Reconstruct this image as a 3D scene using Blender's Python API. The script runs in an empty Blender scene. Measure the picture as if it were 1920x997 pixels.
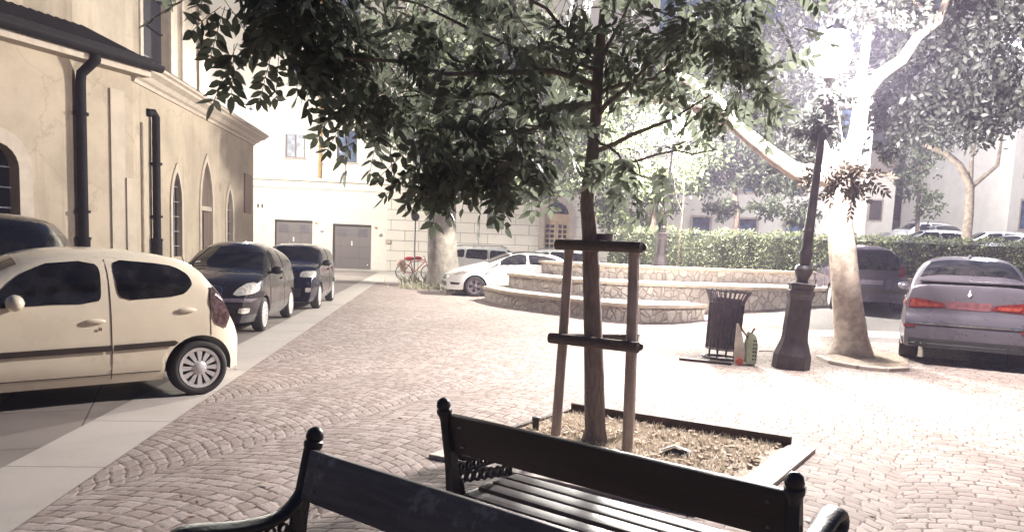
import bpy, bmesh, math, random
import numpy as np
from mathutils import Vector, Matrix
from mathutils.bvhtree import BVHTree

random.seed(7); rng = np.random.default_rng(11)
sc = bpy.context.scene
COL = sc.collection
R = math.radians
PI = math.pi

# ------------------------------------------------------------------ camera
F, CX, CY = 1420.0, 960.0, 498.5
CAMH, PITCH, ROLL, SHIFT = 1.65, 6.0, 2.2, 0.0573
cam = bpy.data.cameras.new('camera'); camo = bpy.data.objects.new('camera', cam); COL.objects.link(camo)
cam.sensor_width = 36; cam.lens = 36 * F / 1920; cam.shift_y = SHIFT; cam.clip_end = 800; cam.clip_start = .05
CM = Matrix.Translation((0, 0, CAMH)) @ Matrix.Rotation(R(90 - PITCH), 4, 'X') @ Matrix.Rotation(R(ROLL), 4, 'Z')
camo.matrix_world = CM
sc.camera = camo

def ray(px, py):
    d = Vector(((px - CX) / F, (CY - py) / F + SHIFT * 1920 / F, -1))
    return (CM.to_3x3() @ d).normalized()

def G(px, py, z=0.0):
    d = ray(px, py); t = (z - CAMH) / d.z
    return Vector((d.x * t, d.y * t, z))

def P(px, py, Y):
    d = ray(px, py); t = Y / d.y
    return Vector((d.x * t, Y, CAMH + d.z * t))

class VPlane:
    """vertical plane: origin o, horizontal unit direction t; n = outward normal"""
    def __init__(s, o, t, n):
        s.o = Vector((o[0], o[1], 0)); s.t = Vector((t[0], t[1], 0)).normalized(); s.n = Vector((n[0], n[1], 0)).normalized()
    def px(s, px, py):
        d = ray(px, py); c = Vector((0, 0, CAMH))
        k = (s.o - c).dot(s.n) / d.dot(s.n)
        p = c + d * k
        return ((p - s.o).dot(s.t), p.z)
    def pt(s, u, z, out=0.0):
        p = s.o + s.t * u + s.n * out
        return Vector((p.x, p.y, z))

def gz(x, y):
    """height of the ground: flat square, rising gently on the far right"""
    a = min(1, max(0, (x - 3.0) / 5.0)); a = a * a * (3 - 2 * a)
    return a * 0.05 * min(max(0, y - 13.5), 8.0)

# ------------------------------------------------------------------ materials
class X:
    def __init__(s, nt, k): s.nt, s.k = nt, k
    def op(s, o, b=None, c=None, swap=False):
        n = s.nt.nodes.new('ShaderNodeMath'); n.operation = o
        for i, v in enumerate([s] + [q for q in (b, c) if q is not None]):
            if swap: i = 1 - i
            if isinstance(v, X): s.nt.links.new(v.k, n.inputs[i])
            else: n.inputs[i].default_value = v
        return X(s.nt, n.outputs[0])
    def __add__(s, b): return s.op('ADD', b)
    def __sub__(s, b): return s.op('SUBTRACT', b)
    def __mul__(s, b): return s.op('MULTIPLY', b)
    def __truediv__(s, b): return s.op('DIVIDE', b)
    def floor(s): return s.op('FLOOR')
    def fmin(s, b): return s.op('MINIMUM', b)
    def rsub(s, b): return s.op('SUBTRACT', b, swap=True)

def base_mat(name):
    m = bpy.data.materials.new(name); m.use_nodes = True
    nt = m.node_tree
    return m, nt, nt.nodes['Principled BSDF']

def c4(c): return (c[0], c[1], c[2], 1)

def mixc(nt, fac, a, b, mode='MIX'):
    n = nt.nodes.new('ShaderNodeMix'); n.data_type = 'RGBA'; n.blend_type = mode
    for idx, v in ((0, fac), (6, a), (7, b)):
        if isinstance(v, X): nt.links.new(v.k, n.inputs[idx])
        elif hasattr(v, 'is_output'): nt.links.new(v, n.inputs[idx])
        else: n.inputs[idx].default_value = v if idx == 0 else c4(v)
    return n.outputs[2]

def noise(nt, vec, scale, detail=4, rough=.55):
    n = nt.nodes.new('ShaderNodeTexNoise'); n.inputs['Scale'].default_value = scale
    n.inputs['Detail'].default_value = detail; n.inputs['Roughness'].default_value = rough
    if vec is not None: nt.links.new(vec, n.inputs['Vector'])
    return n

def ramp(nt, val, a, b, smooth=True, lo=0., hi=1.):
    n = nt.nodes.new('ShaderNodeMapRange'); n.interpolation_type = 'SMOOTHSTEP' if smooth else 'LINEAR'
    nt.links.new(val.k if isinstance(val, X) else val, n.inputs[0])
    n.inputs[1].default_value = a; n.inputs[2].default_value = b; n.inputs[3].default_value = lo; n.inputs[4].default_value = hi
    return X(nt, n.outputs[0])

def bump(nt, bs, h, strength, dist=.02):
    b = nt.nodes.new('ShaderNodeBump'); b.inputs['Strength'].default_value = strength; b.inputs['Distance'].default_value = dist
    nt.links.new(h.k if isinstance(h, X) else h, b.inputs['Height']); nt.links.new(b.outputs[0], bs.inputs['Normal'])

MATS = {}
def mat(name, col, rough=.6, metal=0., var=.2, scale=6., bmp=0., bscale=40., coat=0., spec=.5, col2=None, stain=0.):
    if name in MATS: return MATS[name]
    m, nt, bs = base_mat(name); MATS[name] = m
    tc = nt.nodes.new('ShaderNodeTexCoord')
    n = noise(nt, tc.outputs['Object'], scale)
    a = tuple(c * (1 - var) for c in col); b = col2 or tuple(min(.95, c * (1 + var)) for c in col)
    out = mixc(nt, ramp(nt, n.outputs[0], .3, .7), a, b)
    if stain:
        n2 = noise(nt, tc.outputs['Object'], scale * .23, 6, .7)
        out = mixc(nt, ramp(nt, n2.outputs[0], .52, .75, True, 0, stain), out, tuple(c * .45 for c in col))
    nt.links.new(out, bs.inputs['Base Color'])
    bs.inputs['Roughness'].default_value = rough; bs.inputs['Metallic'].default_value = metal
    bs.inputs['Coat Weight'].default_value = coat; bs.inputs['Coat Roughness'].default_value = .08
    bs.inputs['Specular IOR Level'].default_value = spec
    rr = ramp(nt, n.outputs[0], .25, .75, False, max(0, rough - .08), min(1, rough + .08)); nt.links.new(rr.k, bs.inputs['Roughness'])
    if bmp:
        nb = noise(nt, tc.outputs['Object'], bscale, 5, .6); bump(nt, bs, nb.outputs[0], bmp)
    return m

def emit_mat(name, col, strength):
    m = bpy.data.materials.new(name); m.use_nodes = True; nt = m.node_tree; nt.nodes.clear()
    o = nt.nodes.new('ShaderNodeOutputMaterial'); e = nt.nodes.new('ShaderNodeEmission')
    e.inputs[0].default_value = c4(col); e.inputs[1].default_value = strength
    nt.links.new(e.outputs[0], o.inputs[0]); return m

def leaf_mat(name, col, col2, trans=.35):
    m, nt, bs = base_mat(name)
    tc = nt.nodes.new('ShaderNodeTexCoord')
    g = nt.nodes.new('ShaderNodeNewGeometry')
    c = mixc(nt, X(nt, g.outputs['Random Per Island']), col, col2)
    n = noise(nt, tc.outputs['Object'], 1.3, 2)
    c = mixc(nt, ramp(nt, n.outputs[0], .35, .65, True, 0, .35), c, tuple(q * .55 for q in col))
    nt.links.new(c, bs.inputs['Base Color']); bs.inputs['Roughness'].default_value = .5
    t = nt.nodes.new('ShaderNodeBsdfTranslucent'); nt.links.new(c, t.inputs[0])
    mx = nt.nodes.new('ShaderNodeMixShader'); mx.inputs[0].default_value = trans
    nt.links.new(bs.outputs[0], mx.inputs[1]); nt.links.new(t.outputs[0], mx.inputs[2])
    nt.links.new(mx.outputs[0], nt.nodes['Material Output'].inputs[0])
    return m

def sett_mat():
    """small stone setts laid in segmental arcs"""
    m, nt, bs = base_mat('stone_setts')
    tc = nt.nodes.new('ShaderNodeTexCoord')
    mp = nt.nodes.new('ShaderNodeMapping'); mp.inputs['Rotation'].default_value = (0, 0, R(28)); nt.links.new(tc.outputs['Object'], mp.inputs[0])
    nz = noise(nt, tc.outputs['Object'], 5.5, 3)
    sx = nt.nodes.new('ShaderNodeSeparateXYZ'); nt.links.new(mp.outputs[0], sx.inputs[0])
    sn = nt.nodes.new('ShaderNodeSeparateXYZ'); nt.links.new(nz.outputs['Color'], sn.inputs[0])
    x = X(nt, sx.outputs[0]) + (X(nt, sn.outputs[0]) - .5) * .07
    y = X(nt, sx.outputs[1]) + (X(nt, sn.outputs[1]) - .5) * .07
    W, RR, rh, cw = 1.5, 1.06, .112, .135
    xi = (x / W).floor(); xl = x - (xi + .5) * W
    yy = y - (xl * xl).rsub(RR * RR).op('SQRT')
    rw = yy / rh; row = rw.floor(); fy = rw - row
    wn0 = nt.nodes.new('ShaderNodeTexWhiteNoise'); wn0.noise_dimensions = '2D'
    cb0 = nt.nodes.new('ShaderNodeCombineXYZ'); nt.links.new(row.k, cb0.inputs[0]); nt.links.new(xi.k, cb0.inputs[1]); nt.links.new(cb0.outputs[0], wn0.inputs['Vector'])
    u = (xl / RR).op('ARCSINE') * RR / cw + X(nt, wn0.outputs[0])
    cl = u.floor(); fx = u - cl
    e = (fx.fmin(fx.rsub(1)) * cw).fmin(fy.fmin(fy.rsub(1)) * rh)
    wn = nt.nodes.new('ShaderNodeTexWhiteNoise'); wn.noise_dimensions = '3D'
    cb = nt.nodes.new('ShaderNodeCombineXYZ')
    for i, v in enumerate((row, cl, xi)): nt.links.new(v.k, cb.inputs[i])
    nt.links.new(cb.outputs[0], wn.inputs['Vector'])
    stone = mixc(nt, X(nt, wn.outputs[0]), (.265, .208, .188), (.415, .345, .318))
    nf = noise(nt, tc.outputs['Object'], 45, 4, .7)
    stone = mixc(nt, ramp(nt, nf.outputs[0], .3, .75, True, 0, .5), stone, (.16, .13, .11))
    big = noise(nt, tc.outputs['Object'], .45, 5, .6)
    stone = mixc(nt, ramp(nt, big.outputs[0], .42, .68, True, 0, .4), stone, (.2, .165, .145))
    nj = noise(nt, tc.outputs['Object'], 9, 3)
    jn = ramp(nt, e + ramp(nt, nj.outputs[0], .42, .66, True, -.003, .012), .0005, .010)
    col = mixc(nt, jn, (.095, .068, .058), stone)
    nt.links.new(col, bs.inputs['Base Color'])
    bs.inputs['Roughness'].default_value = .85; bs.inputs['Specular IOR Level'].default_value = .2
    h = ramp(nt, e, 0, .03) + X(nt, nf.outputs[0]) * .35 + X(nt, wn.outputs[0]) * .4
    bump(nt, bs, h, .32, .010)
    return m

def slab_mat(name, c1, c2, mortar, bw, bh, rot, loc=(0, 0, 0), msize=.006, vertical=False, stain=.3, bmpd=.008, offset=.5):
    m, nt, bs = base_mat(name)
    tc = nt.nodes.new('ShaderNodeTexCoord')
    v = tc.outputs['Object']
    if vertical:
        s = nt.nodes.new('ShaderNodeSeparateXYZ'); nt.links.new(v, s.inputs[0])
        cb = nt.nodes.new('ShaderNodeCombineXYZ'); nt.links.new(s.outputs[0], cb.inputs[0]); nt.links.new(s.outputs[2], cb.inputs[1]); v = cb.outputs[0]
    mp = nt.nodes.new('ShaderNodeMapping'); mp.vector_type = 'TEXTURE'; mp.inputs['Rotation'].default_value = (0, 0, rot); mp.inputs['Location'].default_value = loc
    nt.links.new(v, mp.inputs[0])
    b = nt.nodes.new('ShaderNodeTexBrick'); nt.links.new(mp.outputs[0], b.inputs['Vector'])
    b.inputs['Scale'].default_value = 1; b.inputs['Brick Width'].default_value = bw; b.inputs['Row Height'].default_value = bh
    b.inputs['Mortar Size'].default_value = msize; b.inputs['Mortar Smooth'].default_value = .3; b.offset = offset
    b.inputs['Color1'].default_value = c4(c1); b.inputs['Color2'].default_value = c4(c2); b.inputs['Mortar'].default_value = c4(mortar)
    n = noise(nt, tc.outputs['Object'], 1.2, 7, .65)
    col = mixc(nt, ramp(nt, n.outputs[0], .4, .72, True, 0, stain), b.outputs[0], tuple(q * .5 for q in c1))
    nf = noise(nt, tc.outputs['Object'], 60, 3, .7)
    col = mixc(nt, ramp(nt, nf.outputs[0], .35, .7, True, 0, .25), col, tuple(q * .65 for q in c2))
    nt.links.new(col, bs.inputs['Base Color']); bs.inputs['Roughness'].default_value = .6
    h = X(nt, b.outputs['Fac']).rsub(1) + X(nt, nf.outputs[0]) * .25
    bump(nt, bs, h, .6, bmpd)
    return m

def rubble_mat():
    m, nt, bs = base_mat('rubble_masonry')
    tc = nt.nodes.new('ShaderNodeTexCoord')
    nz = noise(nt, tc.outputs['Object'], 3, 2)
    ad = nt.nodes.new('ShaderNodeVectorMath'); ad.operation = 'MULTIPLY_ADD'
    nt.links.new(nz.outputs['Color'], ad.inputs[0]); ad.inputs[1].default_value = (.12, .12, .12); nt.links.new(tc.outputs['Object'], ad.inputs[2])
    mp = nt.nodes.new('ShaderNodeMapping'); mp.inputs['Scale'].default_value = (1, 1, .75); nt.links.new(ad.outputs[0], mp.inputs[0])
    v1 = nt.nodes.new('ShaderNodeTexVoronoi'); v1.feature = 'DISTANCE_TO_EDGE'; v1.inputs['Scale'].default_value = 5.2
    v2 = nt.nodes.new('ShaderNodeTexVoronoi'); v2.inputs['Scale'].default_value = 5.2
    for v in (v1, v2): nt.links.new(mp.outputs[0], v.inputs['Vector'])
    s = nt.nodes.new('ShaderNodeSeparateXYZ'); nt.links.new(v2.outputs['Color'], s.inputs[0])
    c = mixc(nt, X(nt, s.outputs[0]), (.40, .345, .30), (.56, .50, .45))
    nf = noise(nt, tc.outputs['Object'], 30, 4, .7)
    c = mixc(nt, ramp(nt, nf.outputs[0], .35, .7, True, 0, .35), c, (.2, .16, .13))
    c = mixc(nt, ramp(nt, v1.outputs['Distance'], .01, .05), (.30, .25, .215), c)
    nt.links.new(c, bs.inputs['Base Color']); bs.inputs['Roughness'].default_value = .8
    bump(nt, bs, ramp(nt, v1.outputs['Distance'], 0, .12) + X(nt, nf.outputs[0]) * .3, .9, .03)
    return m

def wood_mat(name, a, b, rough=.5, scale=(1, 14, 14), scr=0.0):
    m, nt, bs = base_mat(name)
    tc = nt.nodes.new('ShaderNodeTexCoord'); mp = nt.nodes.new('ShaderNodeMapping'); mp.inputs['Scale'].default_value = scale
    nt.links.new(tc.outputs['Object'], mp.inputs[0])
    n = noise(nt, mp.outputs[0], 3, 6, .65); n2 = noise(nt, tc.outputs['Object'], 5, 4)
    c = mixc(nt, ramp(nt, n.outputs[0], .3, .7), a, b)
    c = mixc(nt, ramp(nt, n2.outputs[0], .5, .75, True, 0, .4), c, tuple(q * .5 for q in a))
    if scr:
        n3 = noise(nt, tc.outputs['Object'], 7, 6, .75)
        c = mixc(nt, ramp(nt, n3.outputs[0], .56, .66, True, 0, scr), c, (.36, .34, .32))
    nt.links.new(c, bs.inputs['Base Color']); nt.links.new(ramp(nt, n.outputs[0], .3, .7, False, rough - .12, rough + .15).k, bs.inputs['Roughness'])
    bump(nt, bs, n.outputs[0], .35, .004)
    return m

def paint(name, col, rough=.3, metal=0., coat=.8):
    return mat(name, col, rough, metal, .05, 3., 0, 40, coat)

def stucco_mat(name, col):
    m, nt, bs = base_mat(name)
    tc = nt.nodes.new('ShaderNodeTexCoord')
    mp = nt.nodes.new('ShaderNodeMapping'); mp.inputs['Scale'].default_value = (2.2, 2.2, .16); nt.links.new(tc.outputs['Object'], mp.inputs[0])
    st = noise(nt, mp.outputs[0], 1.6, 6, .65); bl = noise(nt, tc.outputs['Object'], .7, 6, .65); fn = noise(nt, tc.outputs['Object'], 26, 5, .7)
    c = mixc(nt, ramp(nt, bl.outputs[0], .35, .7), tuple(q * 1.08 for q in col), tuple(q * .8 for q in col))
    c = mixc(nt, ramp(nt, st.outputs[0], .5, .78, True, 0, .55), c, (col[0] * .52, col[1] * .48, col[2] * .47))
    sx = nt.nodes.new('ShaderNodeSeparateXYZ'); nt.links.new(tc.outputs['Object'], sx.inputs[0])
    damp = ramp(nt, X(nt, sx.outputs[2]) + (X(nt, bl.outputs[0]) - .5) * 1.6, .9, .2, True, 0, .5)
    c = mixc(nt, damp, c, (col[0] * .5, col[1] * .47, col[2] * .45))
    vo = nt.nodes.new('ShaderNodeTexVoronoi'); vo.feature = 'DISTANCE_TO_EDGE'; vo.inputs['Scale'].default_value = .55
    ad = nt.nodes.new('ShaderNodeVectorMath'); ad.operation = 'MULTIPLY_ADD'; nt.links.new(bl.outputs['Color'], ad.inputs[0]); ad.inputs[1].default_value = (1.2, 1.2, 1.2); nt.links.new(tc.outputs['Object'], ad.inputs[2]); nt.links.new(ad.outputs[0], vo.inputs['Vector'])
    c = mixc(nt, ramp(nt, vo.outputs['Distance'], .012, .003, True, 0, .35), c, tuple(q * .5 for q in col))
    nt.links.new(c, bs.inputs['Base Color']); bs.inputs['Roughness'].default_value = .92
    bump(nt, bs, X(nt, fn.outputs[0]) + X(nt, bl.outputs[0]) * 2, .4, .012)
    return m
M_SETT = sett_mat()
M_RUBBLE = rubble_mat()
M_IRON = mat('black_cast_iron', (.012, .012, .014), .42, 0, .3, 9, .25, 60)
M_POST = mat('dark_painted_iron', (.055, .043, .047), .45, 0, .3, 7, .3, 50)
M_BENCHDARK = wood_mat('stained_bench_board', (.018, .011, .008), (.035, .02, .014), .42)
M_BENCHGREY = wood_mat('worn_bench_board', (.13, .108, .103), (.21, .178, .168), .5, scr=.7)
M_SLAT = wood_mat('seat_slat_wood', (.07, .06, .06), (.14, .125, .12), .45)
M_STAKE = wood_mat('weathered_round_timber', (.31, .25, .225), (.45, .375, .34), .75, (14, 14, 1.2))
M_STAKEDARK = wood_mat('dark_round_timber', (.065, .047, .042), (.13, .10, .09), .75, (3, 14, 14))
M_YBARK = wood_mat('young_bark', (.16, .125, .115), (.28, .23, .21), .85, (14, 14, 2.5))
M_PBARK = mat('pale_plane_bark', (.38, .31, .25), .85, 0, .2, 7, .9, 16, stain=.35, col2=(.55, .46, .38))
M_GBARK = mat('grey_bark', (.17, .15, .125), .9, 0, .3, 4, .9, 14, stain=.6)
M_DBARK = mat('brown_bark', (.14, .10, .08), .9, 0, .3, 8, .8, 25)
M_STUCCO = stucco_mat('cream_stucco', (.33, .27, .205))
M_STUCCO2 = mat('pale_stucco', (.36, .30, .24), .9, 0, .1, 2, .25, 45, stain=.2)
M_FACADE = mat('white_plaster', (.60, .56, .49), .9, 0, .06, 1.5, .25, 35, stain=.18)
M_TRIM = mat('pale_stone_trim', (.36, .30, .245), .8, 0, .1, 4, .2, 35, stain=.2)
M_CAP = mat('stone_coping', (.45, .37, .29), .75, 0, .15, 4, .3, 35, stain=.3)
M_RUST = slab_mat('rusticated_blocks', (.56, .52, .45), (.62, .57, .5), (.10, .085, .06), 1.5, .55, 0, msize=.014, vertical=True, stain=.2, bmpd=.02)
M_OCHRE = mat('ochre_pipe_paint', (.34, .2, .06), .6)
M_DPIPE = mat('dark_pipe_metal', (.010, .008, .009), .7, 0, .4, 6, .2, spec=.12)
M_TILE = mat('dark_roof_tiles', (.022, .018, .022), .85, 0, .4, 5, .8, 12)
M_LEAD = mat('grey_roof_sheet', (.22, .18, .15), .7, 0, .2, 3, .4, 20)
M_GLASS = mat('dark_glass', (.006, .007, .010), .06, 0, .2, 2, spec=.6)
M_CARGLASS = mat('tinted_car_glass', (.004, .004, .006), .04, 0, .3, 5, spec=.5, col2=(.022, .020, .022))
M_WINGLASS = mat('curtained_pane', (.20, .22, .27), .22, 0, .35, 5, spec=.5)
M_BLUEGLASS = mat('blue_grey_pane', (.07, .10, .17), .12, 0, .4, 4)
M_FRAME = mat('brown_window_frame', (.045, .03, .022), .5)
M_GREYFRAME = mat('grey_window_frame', (.16, .16, .18), .5)
M_GARAGE = slab_mat('garage_door_metal', (.135, .115, .11), (.15, .128, .12), (.05, .042, .04), 1.04, .62, 0, msize=.006, vertical=True, stain=.15, offset=0)
M_DOORWOOD = wood_mat('pale_door_wood', (.36, .26, .15), (.48, .36, .23), .5, (14, 14, 2))
M_DOORDARK = wood_mat('brown_door_wood', (.085, .06, .05), (.15, .11, .09), .55, (14, 14, 2))
M_RUBBER = mat('tyre_rubber', (.022, .018, .018), .8, 0, .2, 9, .2, 60)
M_BLACK = mat('black_plastic', (.012, .011, .012), .55)
M_BROWNBLK = mat('dark_trim_plastic', (.03, .02, .016), .5)
M_ALLOY = mat('silver_wheel_paint', (.55, .53, .52), .35, .3, .1)
M_CHROME = mat('bright_chrome', (.75, .74, .74), .18, 1.)
M_LENS = mat('headlight_lens', (.62, .58, .52), .12, .35, .3, 18, .2, 30)
M_RED = mat('red_tail_lens', (.085, .007, .007), .3, 0, .25, 14)
M_REDBRIGHT = mat('orange_red_lens', (.17, .028, .016), .3, 0, .2, 20)
M_PLATE = mat('white_plate', (.62, .62, .60), .4)
M_SOIL = mat('dry_soil', (.42, .33, .255), .95, 0, .4, 14, 1., 30, col2=(.5, .4, .31), stain=.35)
M_CORTEN = mat('rusted_steel_edging', (.05, .028, .02), .7, .2, .4, 8, .4, 40)
M_KERB = mat('pale_kerb_stone', (.47, .40, .35), .75, 0, .12, 5, .3, 40, stain=.25)
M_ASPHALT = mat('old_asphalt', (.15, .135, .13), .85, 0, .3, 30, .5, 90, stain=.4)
M_PAVE = mat('concrete_paving', (.30, .27, .24), .85, 0, .2, 6, .4, 60, stain=.4)
M_GREY = mat('grey_metal', (.25, .24, .25), .45, .6)

# ------------------------------------------------------------------ mesh helpers
class MB:
    def __init__(s): s.bm = bmesh.new()
    def face(s, vs, mi=0):
        try:
            f = s.bm.faces.new([v if isinstance(v, bmesh.types.BMVert) else s.bm.verts.new(v) for v in vs]); f.material_index = mi; return f
        except ValueError: return None
    def box(s, c, d, M=None, bev=0., mi=0):
        g = bmesh.ops.create_cube(s.bm, size=1); vs = g['verts']
        bmesh.ops.scale(s.bm, vec=Vector(d), verts=vs)
        if bev:
            es = list({e for v in vs for e in v.link_edges})
            rb = bmesh.ops.bevel(s.bm, geom=es, offset=bev, segments=2, affect='EDGES', profile=.6)
            vs = list({v for f in rb['faces'] for v in f.verts} | {v for v in vs if v.is_valid})
        T = (M or Matrix()) @ Matrix.Translation(Vector(c))
        bmesh.ops.transform(s.bm, matrix=T, verts=vs)
        for f in {f for v in vs for f in v.link_faces}: f.material_index = mi
        return s
    def tube(s, pts, rad, seg=8, cap=True, mi=0, noise_amt=0., flat=1.):
        pts = [Vector(p) for p in pts]; n = len(pts)
        if not hasattr(rad, '__len__'): rad = [rad] * n
        rings = []; up = None
        for i, p in enumerate(pts):
            t = (pts[min(i + 1, n - 1)] - pts[max(i - 1, 0)]).normalized()
            if up is None:
                up = Vector((0, 0, 1)) if abs(t.z) < .9 else Vector((1, 0, 0))
            a = t.cross(up)
            a = a.normalized() if a.length > 1e-5 else Vector((1, 0, 0))
            b = t.cross(a).normalized(); up = -b if up.dot(-b) > 0 else b
            up = a.cross(t).normalized()
            b = up
            rg = []
            for k in range(seg):
                an = 2 * PI * k / seg; r = rad[i] * (1 + noise_amt * random.uniform(-1, 1))
                rg.append(s.bm.verts.new(p + a * math.cos(an) * r + b * math.sin(an) * r * flat))
            rings.append(rg)
        for i in range(n - 1):
            for k in range(seg):
                s.face((rings[i][k], rings[i][(k + 1) % seg], rings[i + 1][(k + 1) % seg], rings[i + 1][k]), mi)
        if cap: s.face(rings[0][::-1], mi); s.face(rings[-1], mi)
        return s
    def lathe(s, prof, seg=24, M=None, mi=0, phase=0., cap=True):
        M = M or Matrix(); rings = []
        for r, z in prof:
            rings.append([s.bm.verts.new(M @ Vector((r * math.cos(2 * PI * (k + phase) / seg), r * math.sin(2 * PI * (k + phase) / seg), z))) for k in range(seg)])
        for i in range(len(rings) - 1):
            for k in range(seg):
                s.face((rings[i][k], rings[i][(k + 1) % seg], rings[i + 1][(k + 1) % seg], rings[i + 1][k]), mi)
        if cap: s.face(rings[0][::-1], mi); s.face(rings[-1], mi)
        return s
    def prism(s, poly, M, depth, mi=0):
        a = [s.bm.verts.new(M @ Vector((p[0], p[1], 0))) for p in poly]; b = [s.bm.verts.new(M @ Vector((p[0], p[1], depth))) for p in poly]
        n = len(poly); s.face(a[::-1], mi); s.face(b, mi)
        for i in range(n): s.face((a[i], a[(i + 1) % n], b[(i + 1) % n], b[i]), mi)
        return s
    def ball(s, c, r, sub=2, mi=0, M=None):
        r = r if hasattr(r, '__len__') else (r, r, r)
        g = bmesh.ops.create_icosphere(s.bm, subdivisions=sub, radius=1)
        T = (M or Matrix()) @ Matrix.Translation(Vector(c)) @ Matrix.Diagonal((*r, 1))
        bmesh.ops.transform(s.bm, matrix=T, verts=g['verts'])
        for f in {f for v in g['verts'] for f in v.link_faces}: f.material_index = mi
        return s
    def build(s, name, m, parent=None, smooth=None, world=False, recalc=True):
        if recalc: bmesh.ops.recalc_face_normals(s.bm, faces=s.bm.faces)
        me = bpy.data.meshes.new(name); s.bm.to_mesh(me); s.bm.free()
        return link(name, me, m, parent, smooth, world)

def link(name, me, m, parent=None, smooth=None, world=False):
    for q in (m if isinstance(m, (list, tuple)) else [m]): me.materials.append(q)
    if smooth is not None:
        me.polygons.foreach_set('use_smooth', [True] * len(me.polygons))
        me.set_sharp_from_angle(angle=R(smooth))
    o = bpy.data.objects.new(name, me); COL.objects.link(o)
    if parent is not None:
        o.parent = parent
        if world:
            Mi = parent.matrix_basis.inverted()
            if parent.parent: Mi = Mi @ parent.parent.matrix_basis.inverted()
            me.transform(Mi)
    return o

def tag(o, label=None, cat=None, group=None, kind=None):
    if label: o['label'] = label
    if cat: o['category'] = cat
    if group: o['group'] = group
    if kind: o['kind'] = kind
    return o

def thing(name, label, cat, loc=(0, 0, 0), rz=0., group=None):
    o = bpy.data.objects.new(name, None); COL.objects.link(o); o.empty_display_size = .2
    o.location = loc; o.rotation_euler = (0, 0, rz)
    o.matrix_basis = Matrix.Translation(Vector(loc)) @ Matrix.Rotation(rz, 4, 'Z')
    return tag(o, label, cat, group)

def copy_tree(o, parent=None):
    c = o.copy(); COL.objects.link(c)
    if parent is not None: c.parent = parent
    for ch in list(o.children): copy_tree(ch, c)
    return c

def chaikin(pts, it=2, closed=True):
    for _ in range(it):
        out = []; n = len(pts)
        rng_ = range(n) if closed else range(n - 1)
        if not closed: out.append(pts[0])
        for i in rng_:
            a, b = pts[i], pts[(i + 1) % n]
            out.append(tuple(.75 * p + .25 * q for p, q in zip(a, b))); out.append(tuple(.25 * p + .75 * q for p, q in zip(a, b)))
        if not closed: out.append(pts[-1])
        pts = out
    return pts

def soften(pts, it):
    out = []; n = len(pts)
    for i in range(n):
        a, b, c = Vector(pts[i - 1]), Vector(pts[i]), Vector(pts[(i + 1) % n])
        k1 = min(.3, (.05 + .03 * it) / max(.01, (b - a).length)); k2 = min(.3, (.05 + .03 * it) / max(.01, (c - b).length))
        p, q = b + (a - b) * k1, b + (c - b) * k2
        for t in (0, .25, .5, .75, 1): out.append(tuple(p * (1 - t) ** 2 + b * 2 * t * (1 - t) + q * t * t))
    return out

def poly_obj(name, poly, m, z=0., kind='structure', ramped=False, step=1.0):
    """sheet in the ground plane"""
    mb = MB()
    f = mb.face([Vector((p[0], p[1], z)) for p in poly])
    if ramped:
        xs = [p[0] for p in poly]; ys = [p[1] for p in poly]
        for ax, lo, hi in ((0, min(xs), max(xs)), (1, min(ys), max(ys))):
            k = lo + step
            while k < hi:
                no = Vector((1, 0, 0)) if ax == 0 else Vector((0, 1, 0))
                bmesh.ops.bisect_plane(mb.bm, geom=mb.bm.verts[:] + mb.bm.edges[:] + mb.bm.faces[:], plane_co=no * k, plane_no=no)
                k += step
        for v in mb.bm.verts: v.co.z = z + gz(v.co.x, v.co.y)
    o = mb.build(name, m); 
    if o.data.polygons[0].normal.z < 0: o.data.flip_normals()
    if kind: o['kind'] = kind
    return o

# ------------------------------------------------------------------ ground
T_ = ray(818, 454); T_.z = 0; T_.normalize()          # direction of the street
N_ = Vector((T_.y, -T_.x, 0))                         # to the right of the street
def SL(lat, along): p = N_ * lat + T_ * along; return (p.x, p.y)

gm = MB()
xs = [-150, -60, -25] + list(np.arange(-10, 31, 1.0)) + [45, 80, 150]
ys = [-60, -20] + list(np.arange(-6, 30, 1.0)) + [45, 80, 150]
gv = [[gm.bm.verts.new((x, y, gz(x, y) - .012)) for x in xs] for y in ys]
for j in range(len(ys) - 1):
    for i in range(len(xs) - 1): gm.face((gv[j][i], gv[j][i + 1], gv[j + 1][i + 1], gv[j + 1][i]))
tag(gm.build('ground', M_PAVE), kind='structure')

p_out = G(300, 806); LATK = p_out.xy.dot(N_.xy); LATI = LATK - .66
kerb_end = 40.
street_rot = math.atan2(T_.y, T_.x)
M_STREET = slab_mat('street_slabs', (.20, .165, .15), (.27, .235, .21), (.07, .055, .05), 1.3, .75, street_rot + R(18), msize=.008, stain=.5)
M_STRIP = slab_mat('kerb_slabs', (.40, .355, .32), (.46, .41, .37), (.13, .10, .085), 1.35, .70, street_rot, (SL(LATI - .02, 0)[0], SL(LATI - .02, 0)[1], 0), msize=.007, stain=.3, offset=0)
poly_obj('road', [SL(-9, -8), SL(LATI, -8), SL(LATI, kerb_end), SL(-9, kerb_end)], M_STREET, 0.)
poly_obj('kerb_strip', [SL(LATI, -8), SL(LATK, -8), SL(LATK, 30), SL(LATI, 30)], M_STRIP, .004)
plaza = [SL(LATK, -6), (22, -5), (22, 13.4), (6.6, 14.6), (6.2, 24), (2, 30), SL(LATK, 30)]
poly_obj('plaza_paving', plaza, M_SETT, 0., ramped=True)
poly_obj('side_road', [(22, 13.4), (40, 13.0), (40, 21.5), (6.25, 21.5), (6.6, 14.6)], M_ASPHALT, 0., ramped=True)
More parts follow.
